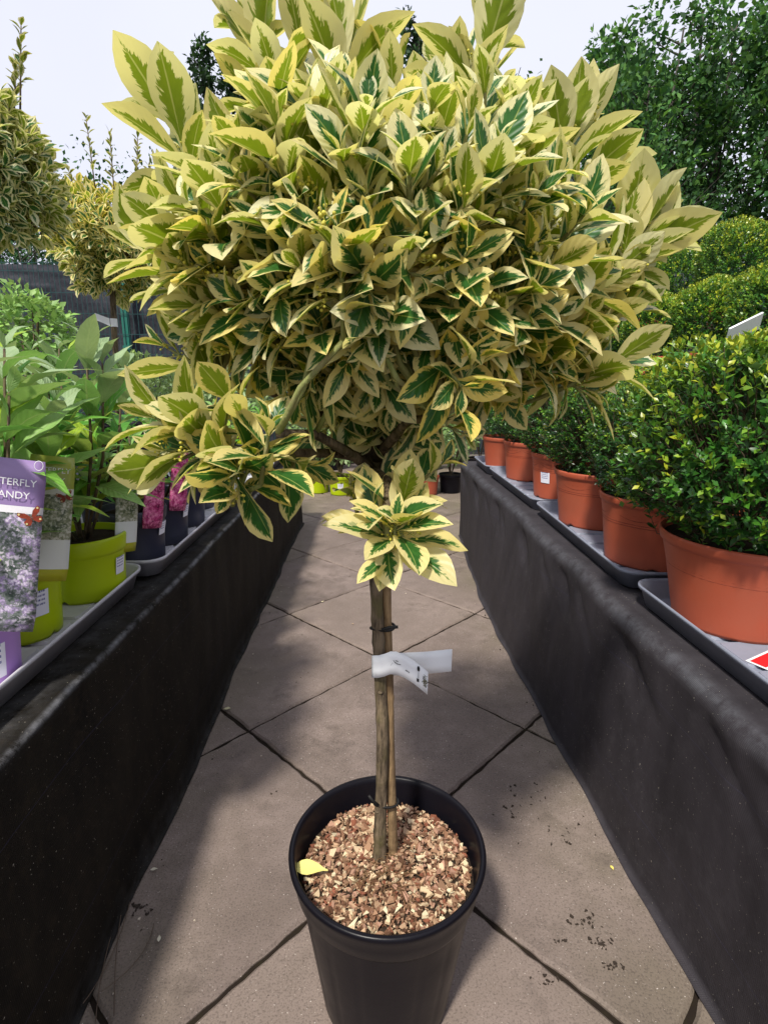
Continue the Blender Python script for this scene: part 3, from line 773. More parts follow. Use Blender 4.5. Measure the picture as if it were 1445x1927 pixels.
def inkpoly(pts, m=ink, tint=None):
    V = [loc(at(x, y, tagY(x))) for x, y in pts]; m.add(V, [tuple(range(len(V)))] if len(V) in (3, 4) else [(0, i, i + 1) for i in range(1, len(V) - 1)], None, tint)
inkpoly([(787.5 + 2.6 * math.cos(q), 1259 + 5.2 * math.sin(q) + .6 * math.cos(q)) for q in np.linspace(0, 6.28, 13)[:-1]])
inkpoly([(787.2, 1264), (787.9, 1264), (787.4, 1277), (786.7, 1277)])
inkpoly([(784, 1276.5), (788.5, 1278.5), (788, 1284.5), (784, 1282.5)])
for (x, y, w) in ((763, 1260.5, 1.4), (765, 1261.6, 1.2), (766.8, 1262.6, 1.0), (768.6, 1264, 1.4)): inkpoly([(x, y), (x + w, y + .8), (x + w - .2, y + 3), (x - .2, y + 2.2)])
for a, b in (((735, 1253), (739, 1248)), ((741, 1245), (744, 1249)), ((743, 1247), (748, 1251)), ((746, 1250), (754, 1252)), ((740, 1243), (742, 1246)), ((749, 1246), (744, 1244))): inkpoly([a, (a[0] + .3, a[1] - 1), (b[0] + .3, b[1] - 1), b])
ink.build('printed_icon', M_ink, ptag, False)
pc = MB()
for k in range(70):
    q = random.random(); x = 794.5 + 9 * q + random.uniform(-1, 1); y0 = 1268 + 5 * q; y = random.uniform(y0, y0 + 24 + 7 * q * 0 - 2); s = random.uniform(.8, 1.8)
    if y > 1300 or x > 804.3: continue
    inkpoly([(x, y), (x + s, y + .4), (x + s, y + s + .6), (x, y + s)], pc, S(*random.choice([(70, 74, 46), (110, 108, 70), (44, 50, 44), (132, 120, 92)])))
pc.build('printed_picture', M_chip, ptag, False)

# crown -------------------------------------------------------------
CR_C = np.array([.02, .56, .86])
shoots = []      # base, axis, length, pairs, leafL, open_low, open_tip, yellow, front
def add_shoot(tip, axis, L=.06, pairs=4, leaf=.06, o0=1.05, o1=.35, yel=.35, jit=.12):
    axis = unit(axis); shoots.append((np.array(tip) - axis * L, axis, L, pairs, leaf, o0, o1, yel, jit))
def px_shoot(px, py, Y, ang, toward, leaf=.06, pairs=4, o0=1.05, o1=.35, L=.06, yel=.35, jit=.12):
    tip = np.array(at(px, py, Y)); a = math.radians(ang)
    ax0 = np.array(RI) * math.cos(a) + np.array(UI) * math.sin(a) - np.array(F_) * toward
    ax = unit(ax0); tip = tip - ax * leaf * (.22 if o1 < .5 else .1)
    add_shoot(tip, ax, L, pairs, leaf, o0, o1, yel, jit)
# silhouette and feature shoots, read off the real plant
px_shoot(285, 170, .56, 122, -.1, .066, 3, .75, .3, .07, .25)
px_shoot(330, 225, .53, 105, .0, .060, 3, .8, .4, .05, .3)
px_shoot(243, 450, .54, 140, .1, .064, 3, .8, .3, .065, .3)
px_shoot(300, 420, .50, 120, .2, .056, 4, 1.0, .4, .06, .35)
px_shoot(290, 640, .52, 150, .1, .056, 3, .95, .35, .06, .4)
px_shoot(300, 330, .56, 160, .0, .055, 3, .9, .4, .06, .35)
px_shoot(335, 800, .46, 150, .35, .056, 4, 1.05, .4, .05, .35)
px_shoot(300, 850, .455, 185, .3, .060, 2, .9, .5, .05, .25)
px_shoot(262, 775, .46, 158, .2, .060, 3, .8, .35, .06, .25)
px_shoot(265, 895, .455, 205, .2, .060, 2, .8, .35, .06, .2)
px_shoot(432, 925, .43, -100, .55, .056, 3, 1.35, .8, .04, .55)
px_shoot(510, 790, .42, 75, .45, .046, 4, 1.25, .5, .05, .6)
px_shoot(590, 880, .46, -20, .3, .050, 3, 1.2, .6, .05, .55)
px_shoot(745, 968, .405, 88, 1.1, .054, 4, 1.45, .45, .045, .62, .08)
px_shoot(765, 905, .425, 80, .6, .050, 4, 1.2, .4, .06, .6)
px_shoot(838, 868, .44, 40, .4, .050, 3, 1.15, .5, .05, .6)
px_shoot(660, 900, .48, 100, .2, .040, 2, 1.1, .6, .04, .2)
px_shoot(875, 735, .395, -60, .75, .048, 4, 1.35, .75, .05, .75)
px_shoot(905, 665, .40, 60, .7, .050, 4, 1.25, .5, .05, .65)
px_shoot(800, 520, .37, -30, .8, .042, 4, 1.3, .7, .05, .6)
px_shoot(700, 560, .37, -80, .6, .044, 4, 1.25, .8, .05, .25)
px_shoot(690, 650, .40, -90, .4, .048, 3, 1.0, .6, .05, .3)
px_shoot(560, 500, .38, 150, .5, .045, 4, 1.2, .5, .05, .35)
px_shoot(470, 520, .42, 170, .5, .046, 4, 1.2, .5, .05, .3)
px_shoot(640, 420, .37, 90, .5, .045, 4, 1.1, .4, .06, .35)
px_shoot(560, 270, .42, 112, .1, .054, 4, .75, .25, .06, .15)
px_shoot(610, 230, .44, 88, .1, .056, 3, .7, .25, .06, .2)
px_shoot(480, 330, .44, 140, .2, .050, 4, .9, .4, .05, .3)
px_shoot(900, 420, .40, 40, .5, .045, 4, 1.2, .5, .05, .55)
px_shoot(960, 500, .42, 55, .5, .052, 4, 1.1, .45, .05, .7)
px_shoot(830, 300, .42, 85, .3, .048, 4, .9, .4, .06, .5)
px_shoot(1235, 400, .53, 55, .15, .064, 4, .62, .2, .075, .08, .08)
px_shoot(1260, 430, .535, 40, .1, .064, 5, .7, .25, .07, .08, .08)
px_shoot(1200, 400, .53, 75, .1, .060, 4, .6, .25, .06, .1, .08)
px_shoot(1205, 480, .52, 35, .15, .062, 3, .85, .3, .06, .08)
px_shoot(1215, 560, .53, 25, .1, .056, 3, .9, .3, .06, .2)
px_shoot(1195, 665, .50, 25, .2, .062, 4, .95, .3, .06, .25)
px_shoot(1130, 740, .50, -20, .25, .050, 4, 1.2, .6, .05, .45)
px_shoot(1060, 700, .46, -10, .5, .048, 4, 1.25, .5, .05, .5)
px_shoot(1080, 560, .47, 30, .5, .048, 4, 1.15, .4, .05, .4)
px_shoot(1105, 190, .57, 70, .0, .066, 4, .6, .2, .07, .15)
px_shoot(1050, 210, .55, 100, .1, .058, 3, .8, .3, .06, .2)
px_shoot(1130, 300, .55, 50, .1, .058, 4, .85, .3, .06, .25)
px_shoot(1000, 250, .50, 75, .2, .055, 4, .9, .35, .06, .3)
px_shoot(1120, 420, .53, 20, .2, .055, 4, 1.0, .4, .06, .35)
px_shoot(935, 20, .55, 75, .0, .068, 4, .6, .2, .08, .2)
px_shoot(880, 80, .53, 100, .1, .058, 4, .75, .3, .06, .25)
px_shoot(810, 110, .55, 130, .0, .055, 3, .8, .4, .06, .25)
px_shoot(655, 40, .53, 85, .1, .066, 4, .6, .25, .07, .2)
px_shoot(560, 20, .55, 95, .0, .060, 4, .7, .3, .07, .25)
px_shoot(465, 25, .57, 110, .0, .064, 4, .7, .3, .07, .3)
px_shoot(510, 90, .52, 100, .1, .054, 4, .8, .35, .06, .3)
px_shoot(455, 150, .56, 125, .0, .050, 4, .9, .4, .06, .4)
px_shoot(420, 260, .54, 140, .1, .050, 3, .9, .4, .06, .35)
px_shoot(740, 90, .52, 90, .1, .052, 3, .8, .35, .06, .35)
px_shoot(620, 735, .47, -95, .3, .050, 4, 1.0, .6, .06, .2)
px_shoot(560, 760, .45, -110, .4, .048, 4, 1.1, .6, .05, .4)
px_shoot(665, 790, .50, -80, .3, .050, 4, 1.1, .6, .05, .2)
px_shoot(735, 770, .47, -90, .5, .048, 4, 1.15, .6, .05, .4)
px_shoot(800, 810, .49, -60, .4, .052, 4, 1.15, .6, .05, .45)
px_shoot(700, 835, .53, -90, .2, .050, 4, 1.1, .6, .05, .2)
px_shoot(600, 830, .52, -120, .3, .050, 4, 1.1, .6, .05, .3)
px_shoot(760, 850, .52, -70, .3, .050, 4, 1.1, .6, .05, .3)
px_shoot(640, 820, .60, -90, .1, .055, 4, 1.1, .6, .05, .2)
px_shoot(740, 810, .62, -90, .1, .055, 4, 1.1, .6, .05, .2)
px_shoot(950, 760, .50, -60, .3, .050, 4, 1.1, .6, .05, .5)
px_shoot(880, 820, .50, -30, .3, .046, 3, 1.1, .6, .05, .5)
px_shoot(760, 985, .415, 60, 1.0, .056, 3, 1.5, .6, .04, .5, .1)
px_shoot(700, 960, .425, 120, .7, .054, 3, 1.35, .5, .04, .5, .1)
px_shoot(360, 770, .45, 130, .3, .050, 4, 1.0, .4, .05, .4)
px_shoot(400, 870, .44, 170, .5, .052, 3, 1.2, .5, .05, .45)
px_shoot(480, 850, .44, 60, .5, .048, 4, 1.2, .5, .05, .55)
px_shoot(420, 730, .45, 120, .3, .046, 4, 1.0, .5, .05, .45)
poly = np.array([(345, 365), (425, 285), (500, 205), (580, 145), (720, 165), (860, 165), (960, 155), (1030, 235), (1075, 330), (1120, 450), (1135, 590), (1090, 680), (980, 720), (870, 745), (700, 725), (560, 745), (450, 700), (375, 640), (340, 560), (310, 430)], float)
def inside(x, y):
    c = False; j = len(poly) - 1
    for i in range(len(poly)):
        xi, yi = poly[i]; xj, yj = poly[j]
        if (yi > y) != (yj > y) and x < (xj - xi) * (y - yi) / (yj - yi) + xi: c = not c
        j = i
    return c
tr = np.random.default_rng(31)
placed = []
def try_fill(n, layer):
    k = 0; guard = 0
    while k < n and guard < 20000:
        guard += 1
        x, y = tr.uniform(230, 1200), tr.uniform(0, 780)
        if not inside(x, y): continue
        rr = min(.97, math.hypot((x - 735) / 490, (y - 400) / 400)); sh = math.sqrt(1 - rr * rr)
        if layer == 0: Y = .565 - .205 * sh + tr.uniform(0, .02)
        elif layer == 1: Y = .565 - .205 * sh + tr.uniform(.04, .10)
        elif layer == 2: Y = .565 + tr.uniform(-.06, .04)
        else: Y = .565 + .22 * sh * tr.uniform(.5, 1)
        p = np.array(at(x, y, Y))
        if any(np.linalg.norm(p - q) < (.026 if layer < 2 else .035) for q in placed): continue
        placed.append(p)
        out = unit(p - CR_C); lo = max(0, (y - 560) / 220)
        ax = unit(out + np.array([0, 0, .6 - 1.1 * lo]) + tr.normal(size=3) * .22)
        f = np.clip((Y - .36) / .2, 0, 1)
        lf = (.041 + .017 * f) * tr.uniform(.85, 1.12)
        yl = np.clip(tr.normal(.12 + .45 * min(1, max(0, (y - 250) / 400)), .15), 0, 1)
        add_shoot(p, ax, .05, 4 if layer < 3 else 3, lf, 1.15 - .25 * (y < 300) + .1 * lo, .4 + .2 * lo, yl, .16); k += 1
try_fill(72, 0); try_fill(55, 1); try_fill(40, 2); try_fill(60, 3)
LP = []; LM = []; LV = []; LTt = []; stems = MB(); twl = []
for (base, ax, L, pairs, lf, o0, o1, yel, jit) in shoots:
    side = unit(np.cross(ax, tr.normal(size=3))); up = np.cross(ax, side); a0 = tr.uniform(0, math.pi)
    upw = np.array([0, 0, 1.0])
    for j in range(pairs + 1):
        q = j / pairs; p = base + ax * L * (.25 + .75 * q); az = a0 + j * math.pi / 2 + tr.normal() * .2
        for s in (0, math.pi):
            if q < .99 and tr.random() < .06: continue
            rd = math.cos(az + s) * side + math.sin(az + s) * up
            op = o0 * (1 - q) + o1 * q + tr.normal() * jit
            d = unit(ax * math.cos(op) + rd * math.sin(op) + np.array([0, 0, -.10 * (1 - q)]))
            n = unit(ax - d * (ax @ d)); n = unit(n + .35 * upw + tr.normal(size=3) * .15)
            ln = lf * tr.choice([.8, .95, 1.0, 1.08]) * (.82 + .28 * math.sin(math.pi * min(1, .25 + q * .75)) - (.32 if j == pairs else 0)) * tr.uniform(.85, 1.12)
            LP.append(p); LM.append(frames(d[None], n[None])[0] * ln); LV.append(int(tr.integers(0, 20)))
            LTt.append((tr.random(), np.clip(yel + tr.normal() * .15, 0, 1), tr.uniform(.86, 1.06), 1))
    stems.tube([base, base + ax * L * .6, base + ax * L], [.0021, .0018, .0010], 6)
    twl.append(base)
LP = np.array(LP); LM = np.array(LM); LV = np.array(LV); LTt = np.array(LTt)
# limbs and twigs
limb_dirs = [(-.75, -.1, .35), (-.5, -.3, .75), (.1, .1, 1), (.6, -.25, .7), (.8, .0, .35), (.3, -.7, .3), (-.35, -.65, .25), (-.3, .6, .5), (.4, .6, .5), (-.55, -.35, .02), (.05, -.75, -.05)]
T0 = TRTOP + TO; limbs = []
for i, d in enumerate(limb_dirs):
    d = unit(d); m = MB(); L = .12 + .05 * random.random(); st0 = T0 - np.array([0, 0, .012 + .012 * (i % 4)])
    pts = [st0, st0 + d * L * .3 + np.array([0, 0, .008]), st0 + d * L * .65 + np.array([random.gauss(0, .006), random.gauss(0, .006), .012]), st0 + d * L]
    limbs.append(pts); m.tube([p - TO for p in pts], [.0058, .0048, .0040, .0030], 8); m.build('branch', M_stem, tree)
lp = np.array([p for l in limbs for p in l[1:]])
for b in twl:
    k = int(np.argmin(np.linalg.norm(lp - b, axis=1) + .3 * np.maximum(0, lp[:, 2] - b[2]))); a = lp[k]
    mid = (a + b) / 2 + np.array([0, 0, -.008]) + tr.normal(size=3) * .006
    stems.tube([a, (a * .55 + mid * .45), mid, b], [.0026, .0024, .0022, .0021], 6)
for q in range(len(stems.v)): stems.v[q] = stems.v[q] - TO
stems.build('twigs', M_twig, tree, True, 'stuff')
# the 300 leaves that show largest become parts, the rest one mass
TV = [t[0] for t in LT]
allv = np.concatenate([(LM[i] @ TV[LV[i]].T).T + LP[i] for i in range(len(LP))]); nv_ = len(TV[0])
pj = project(allv); cell = 9
ids = np.repeat(np.arange(len(LP)), nv_)
ok = (pj[:, 2] > .05) & (pj[:, 0] > 0) & (pj[:, 0] < PW) & (pj[:, 1] > 0) & (pj[:, 1] < PH)
key = (pj[:, 1] // cell).astype(int) * 1000 + (pj[:, 0] // cell).astype(int)
sel = np.where(ok)[0]; order = sel[np.lexsort((pj[sel, 2], key[sel]))]
first = np.r_[True, key[order][1:] != key[order][:-1]]
cnt = np.bincount(ids[order[first]], minlength=len(LP))
big = set(np.argsort(-cnt)[:300].tolist())
leafmesh = {}
rest = MB()
for v in range(20):
    idx = [i for i in range(len(LP)) if LV[i] == v and i not in big]
    rest.place(LT[v][0], LT[v][1], LT[v][2], LM[idx], LP[idx] - TO, LTt[idx])
crown = rest.build('crown', M_leaf, tree, True, 'stuff')
for i in sorted(big):
    key_ = (LV[i], int(LTt[i][0] * 4), int(LTt[i][1] * 4))
    if key_ not in leafmesh:
        m = MB(); m.add(LT[LV[i]][0], LT[LV[i]][1], LT[LV[i]][2], LTt[i]); leafmesh[key_] = m.mesh('leaf', M_leaf)
    o = bpy.data.objects.new('leaf', leafmesh[key_]); link(o, tree)
    o.matrix_basis = Matrix([[*LM[i][r], (LP[i] - TO)[r]] for r in range(3)] + [[0, 0, 0, 1]])
# bud clusters
def ico(): 
    t = (1 + 5 ** .5) / 2; V = unit(np.array([(-1, t, 0), (1, t, 0), (-1, -t, 0), (1, -t, 0), (0, -1, t), (0, 1, t), (0, -1, -t), (0, 1, -t), (t, 0, -1), (t, 0, 1), (-t, 0, -1), (-t, 0, 1)], float))
    return V, [(0, 11, 5), (0, 5, 1), (0, 1, 7), (0, 7, 10), (0, 10, 11), (1, 5, 9), (5, 11, 4), (11, 10, 2), (10, 7, 6), (7, 1, 8), (3, 9, 4), (3, 4, 2), (3, 2, 6), (3, 6, 8), (3, 8, 9), (4, 9, 5), (2, 4, 11), (6, 2, 10), (8, 6, 7), (9, 8, 1)]
IV, IF = ico(); bms = []
for k in range(5):
    m = MB(); r = np.random.default_rng(k)
    m.tube([(0, 0, 0), (0, 0, .014)], .0005, 4, (.42, .42, .08, 1))
    for b in range(4):
        q = b * 1.57 + r.uniform(-.3, .3); e = np.array([.007 * math.cos(q), .007 * math.sin(q), .019 + r.uniform(-.002, .003)])
        m.tube([(0, 0, .013), e], .0004, 4, (.42, .42, .08, 1))
        for c in range(3):
            f = e + r.normal(size=3) * .0032 + [0, 0, .003]; m.tube([e, f], .0003, 3, (.42, .42, .08, 1), cap=False)
            m.add(IV * r.uniform(.0012, .0018) + f, IF, None, (*(np.array([.55, .50, .07]) * r.uniform(.8, 1.1)), 1))
    bms.append(m.mesh('bud_cluster', M_bud))
bi = 0
for si, (base, ax, L, *_r) in enumerate(shoots):
    if si % 3 == 1 and si < 190:
        for k in range(2):
            d = unit(ax + tr.normal(size=3) * .45 + [0, -.3, .1]); x = unit(np.cross(d, tr.normal(size=3))); y = np.cross(d, x); p = base + ax * L * (.45 + .3 * k) - TO; s = tr.uniform(.65, .95)
            o = bpy.data.objects.new('bud_cluster', bms[bi % 5]); bi += 1; link(o, tree)
            o.matrix_basis = Matrix([[x[r] * s, y[r] * s, d[r] * s, p[r]] for r in range(3)] + [[0, 0, 0, 1]])

# ------------------------------------------------------------------ smaller variegated standards on the far bench
def standard(name, lab, base, stem_h, cr_r, cz, n, leaf, seed, tall, lean=0.0, tagz=None, potr=.13, yl=.35):
    t = thing(name, lab, 'tree', base); r = np.random.default_rng(seed)
    pot_parts(t, potr, potr * .8, .2, M_blackpot, .02, .02, 32, False)
    k = MB(); k.tube([(0, 0, .17), (lean * .3 + .004, 0, stem_h * .4), (lean * .7 - .003, 0, stem_h * .75), (lean, 0, stem_h + .05)], [.014, .012, .012, .011], 10); k.build('trunk', M_stem, t)
    c = np.array([lean, 0, cz]); m = MB(); P = []; D = []; N = []; Ln = []; T = []; tw = MB()
    def whorl(tip, ax, pairs, lf, o0, o1, sp, yel, bri):
        side = unit(np.cross(ax, r.normal(size=3))); up = np.cross(ax, side); a0 = r.uniform(0, 3)
        for j in range(pairs + 1):
            q = j / pairs
            for s in (0, math.pi):
                rd = math.cos(a0 + j * 1.57 + s) * side + math.sin(a0 + j * 1.57 + s) * up; op = o0 * (1 - q) + o1 * q + r.normal() * .12
                d = unit(ax * math.cos(op) + rd * math.sin(op)); P.append(tip - ax * sp * (1 - q)); D.append(d); N.append(unit(ax + [0, 0, .4] + r.normal(size=3) * .2)); Ln.append(lf * r.uniform(.8, 1.15)); T.append((r.random(), np.clip(yel + r.normal() * .15, 0, 1), bri, 1))
    for i in range(n):
        d = unit(r.normal(size=3)); lump = 1 + .22 * (vnoise(d[0] * 2.2 + 5, d[1] * 2.2 + d[2] * 2.2 + 5, seed) - .5) * 2
        p = c + d * [cr_r, cr_r, cr_r * .88] * lump * (1 if i % 3 else r.uniform(.55, .85)); ax = unit(d + [0, 0, .35] + r.normal(size=3) * .25)
        whorl(p, ax, 3, leaf, 1.15, .4, leaf, yl + .3 * (d[2] > 0) * (yl > .2), .92 if yl < .2 else 1.0)
        if i % 4 == 0: tw.tube([c + [0, 0, -cr_r * .5], (p + c) / 2, p], [.004, .003, .0015], 4, cap=False)
    for (dx, dy, h) in tall:
        b = c + [dx, dy, cr_r * .6]; e = b + [dx * .25, 0, h]; tw.tube([b, e], [.003, .0015], 5)
        for q in np.linspace(.45, 1, 5): whorl(b + (e - b) * q, unit(e - b), 1, leaf * (.85 - .25 * q), .8, .4, .01, .1, .62)
    T = np.array(T); P = np.array(P); Mx = frames(np.array(D), np.array(N)) * np.array(Ln)[:, None, None]
    vi = r.integers(0, 3, len(P))
    for v in range(3): m.place(LT_small[v][0], LT_small[v][1], LT_small[v][2], Mx[vi == v], P[vi == v], T[vi == v])
    m.build('crown', M_leaf, t, True, 'stuff'); tw.build('twigs', M_stem, t, True, 'stuff')
    if tagz:
        s = MB(); s.lathe([(.0135, tagz - .016), (.0135, tagz + .016)], 14, centre=(lean * .7, 0)); a = s.build('paper_tag', M_paper, t)
        s = MB(); s.add([(lean * .7 - .012, -.011, tagz - .014), (lean * .7 - .012, -.011, tagz + .016), (lean * .7 - .065, -.02, tagz + .036), (lean * .7 - .062, -.02, tagz + .008)], [(0, 1, 2, 3)]); s.build('tag_end', M_paper, a)
    return t
b = at(208, 680, 2.4); cB = at(205, 455, 2.4)
standard('standard_tree', 'slender variegated standard tree with a white tag on its stem by the fence', (b.x, 2.4, BZ), cB.z - BZ - .15, .215, cB.z - BZ, 330, .05, 41, [(-.03, 0, .30), (.03, .02, .26), (.12, 0, .24), (.15, 0, .15), (-.1, 0, .12)], cB.x - b.x, at(208, 607, 2.4).z - BZ)
cA = at(-45, 315, 1.75)
standard('standard_tree', 'dense variegated standard tree above the leafy green shrubs, untagged', (cA.x - .02, 1.75, BZ), cA.z - BZ - .15, .20, cA.z - BZ, 360, .05, 42, [(.06, 0, .2), (.14, 0, .22), (.11, .02, .14), (.0, 0, .2)], 0.02, yl=.12)

# ------------------------------------------------------------------ butterfly bushes and other plants on the left bench
BG = [np.array(c) for c in [(.20, .44, .06), (.14, .37, .04), (.30, .50, .15), (.34, .48, .04), (.10, .31, .04)]]
blm = {}
def bud_leaf(v, ci):
    if (v, ci) not in blm:
        m = MB(); m.add(LT_bud[v][0], LT_bud[v][1], LT_bud[v][2], (*BG_ALL[ci], 1)); blm[(v, ci)] = m.mesh('leaf', M_plain_leaf)
    return blm[(v, ci)]
BG_ALL = BG + [np.array([.36, .34, .03]), np.array([.33, .44, .24])]
def bush(root, z0, height, spread, nst, leafL, seed, npairs=7, pale=.5):
    r = np.random.default_rng(seed); nleaf = 0
    for s in range(nst):
        a = 2 * math.pi * s / nst + r.uniform(-.4, .4); top = np.array([spread * .6 * math.cos(a), spread * .6 * math.sin(a), height * r.uniform(.78, 1.0)])
        b0 = np.array([.012 * math.cos(a), .012 * math.sin(a), z0]); mid = (b0 + top) / 2 + np.array([math.cos(a) * .02, math.sin(a) * .02, 0])
        m = MB(); m.tube([b0, mid, top], [.0032, .0026, .0015], 6); m.build('stem', M_stem, root)
        a0 = r.uniform(0, 3)
        for j in range(npairs):
            q = .22 + .78 * j / (npairs - 1); p = (b0 * (1 - q) ** 2 + 2 * mid * q * (1 - q) + top * q * q); ax = unit(top - b0)
            for sd in (0, math.pi):
                az = a0 + j * 1.57 + sd + r.normal() * .25; rd = np.array([math.cos(az), math.sin(az), 0])
                op = 1.35 * (1 - q) + .45 * q + r.normal() * .15; d = unit(ax * math.cos(op) + rd * math.sin(op)); n = unit(ax * .7 + [0, 0, .7] - rd * .2 + r.normal(size=3) * .15)
                ln = leafL * (.7 + .5 * math.sin(math.pi * (.2 + .7 * q))) * (1 if j < npairs - 1 else .6) * r.uniform(.8, 1.15)
                ci = 6 if (q > .75 and r.random() < pale) else (5 if (q < .4 and r.random() < .35) else int(r.integers(0, 5)))
                o = bpy.data.objects.new('leaf', bud_leaf(int(r.integers(0, 8)), ci)); link(o, root)
                Fm = frames(d[None], n[None])[0] * ln
                o.matrix_basis = Matrix([[*Fm[k], p[k]] for k in range(3)] + [[0, 0, 0, 1]])

def card_mat(name, top, photo, texts=True):
    t = NT(name); x, y, _ = t.sep(t.attr('luv')); geo = t.obj()
    n1 = t.noise(geo, 95, 3, 0.7); n2 = t.noise(geo, 210, 3, 0.7)
    ph = t.ramp(n1, photo); ph = t.mix(t.ramp(n2, [(0.52, 0.0), (0.62, 0.7)]), ph, photo[-1][1])
    return t, x, y, ph
# picture labels: flat printed plastic cards
def make_card_material(name, bands, photo):
    t, x, y, ph = card_mat(name, None, photo)
    c = ph
    for lo, hi, col in bands:
        m = t.math('MULTIPLY', t.math('GREATER_THAN', y, lo), t.math('LESS_THAN', y, hi)); c = t.mix(m, c, col)
    t.set(c, 0.3, 0.5); return t.m
M_card_purple = make_card_material('purple_card', [(0.70, 0.74, S(222, 220, 226)), (0.74, 1.01, S(140, 116, 164))], [(0.38, S(52, 66, 58)), (0.5, S(110, 118, 112)), (0.58, S(150, 130, 170)), (0.66, S(216, 206, 222))])
M_card_green = make_card_material('green_card', [(-.01, 0.10, S(172, 174, 40)), (0.10, 0.34, S(214, 218, 214)), (0.70, 0.75, S(222, 222, 214)), (0.75, 1.01, S(160, 168, 74))], [(0.38, S(66, 80, 52)), (0.5, S(120, 128, 96)), (0.58, S(150, 150, 128)), (0.66, S(200, 200, 186))])
M_card_pink = make_card_material('pink_card', [], [(0.36, S(96, 18, 56)), (0.48, S(168, 44, 104)), (0.57, S(206, 96, 150)), (0.68, S(226, 150, 176))])
def sticker_mat():
    t = NT('price_sticker'); x, y, _ = t.sep(t.attr('luv'))
    rows = t.math('GREATER_THAN', t.math('FRACT', t.math('MULTIPLY', y, 6.0)), 0.55)
    wv = t.noise(t.comb(t.math('MULTIPLY', x, 26.0), t.math('FLOOR', t.math('MULTIPLY', y, 6.0)), 0), 1.0, 2, 0.5)
    m = t.math('MULTIPLY', t.math('MULTIPLY', rows, t.math('GREATER_THAN', wv, 0.48)), t.math('GREATER_THAN', y, 0.35))
    m = t.math('MULTIPLY', m, t.math('MULTIPLY', t.math('GREATER_THAN', x, 0.1), t.math('LESS_THAN', x, 0.82)))
    t.set(t.mix(m, S(226, 226, 236), S(96, 100, 150)), 0.4, 0.4); return t.m
M_sticker = sticker_mat()
def sticker(pot, r0, r1, z0, z1, a, w):
    m = MB(); m.lathe([(r0 + .0009, z0), (r1 + .0009, z1)], 10, a0=a - w / 2, a1=a + w / 2); m.build('price_sticker', M_sticker, pot)
def card(root, name, p0, width, height, yaw, tilt, mat, bend=.004, corner=True):
    """thin plastic label standing at p0 (bottom centre, local), facing the aisle"""
    m = MB(); n = 6; k = 10; V = []; UV = []
    for j in range(k + 1):
        v = j / k
        for i in range(n + 1):
            u = i / n; w = width * (1 if .04 < v < .96 else .93)
            V.append(((u - .5) * w, -bend * math.sin(math.pi * v) + bend * .6 * (2 * u - 1) ** 2, v * height)); UV.append((u, v))
    m.add(V, [(j * (n + 1) + i, j * (n + 1) + i + 1, (j + 1) * (n + 1) + i + 1, (j + 1) * (n + 1) + i) for j in range(k) for i in range(n)], UV)
    o = m.build(name, mat, root); o.location = p0; o.rotation_euler = (tilt, 0, yaw)
    o.rotation_euler = (tilt, .17, yaw); md = o.modifiers.new('thickness', 'SOLIDIFY'); md.thickness = .0006; md.offset = 1
    return o
M_white_ink = plastic('white_ink', (0.8, 0.8, 0.82, 1), 0.5, 0.2, 0.0)
def text_part(txt, parent, x, z, size, mat, y=-.006):
    cu = bpy.data.curves.new('lettering', 'FONT'); cu.body = txt; cu.size = size; cu.align_x = 'RIGHT'; cu.extrude = .0001
    tmp = bpy.data.objects.new('lettering', cu); scene.collection.objects.link(tmp)
    bpy.context.view_layer.update()
    me = bpy.data.meshes.new_from_object(tmp.evaluated_get(bpy.context.evaluated_depsgraph_get()))
    bpy.data.objects.remove(tmp); me.materials.clear(); me.materials.append(mat)
    o = bpy.data.objects.new('lettering', me); link(o, parent); o.location = (x, y, z); o.rotation_euler = (math.pi / 2, 0, 0); return o
M_wing = plastic('butterfly_wing', S(132, 52, 32), 0.5, 0.3, 0.7, S(40, 18, 14), 220)
M_eye = plastic('butterfly_spot', S(206, 190, 130), 0.5, 0.3, 0.6, S(60, 60, 110), 300)
def butterfly(parent, x, z, s, rot=0.0):
    m = MB(); y = -.0065; e = MB()
    def P(a, b): 
        c_2, s_2 = math.cos(rot), math.sin(rot); return (x + s * (a * c_2 - b * s_2), y, z + s * (a * s_2 + b * c_2))
    for sg in (-1, 1):
        for pts in ([(0, .05), (.25, .42), (.62, .62), (.72, .45), (.58, .22), (.2, .0)], [(0, 0), (.3, .02), (.55, -.1), (.5, -.38), (.25, -.42), (.05, -.2)]):
            V = [P(sg * a, b) for a, b in pts]; m.add(V, [(0, i, i + 1) for i in range(1, 5)])
        for (a, b) in ((.58, .48), (.42, -.25)):
            V = [(P(sg * a + .07 * math.cos(q), b + .07 * math.sin(q))[0], y - .0004, P(sg * a + .07 * math.cos(q), b + .07 * math.sin(q))[2]) for q in np.linspace(0, 6.28, 9)[:-1]]; e.add(V, [(0, i, i + 1) for i in range(1, 7)])
    o = m.build('butterfly_print', M_wing, parent, False); e.build('wing_spot', M_eye, o, False)
GBU = 'butterfly bushes along the front of the near-black bench'
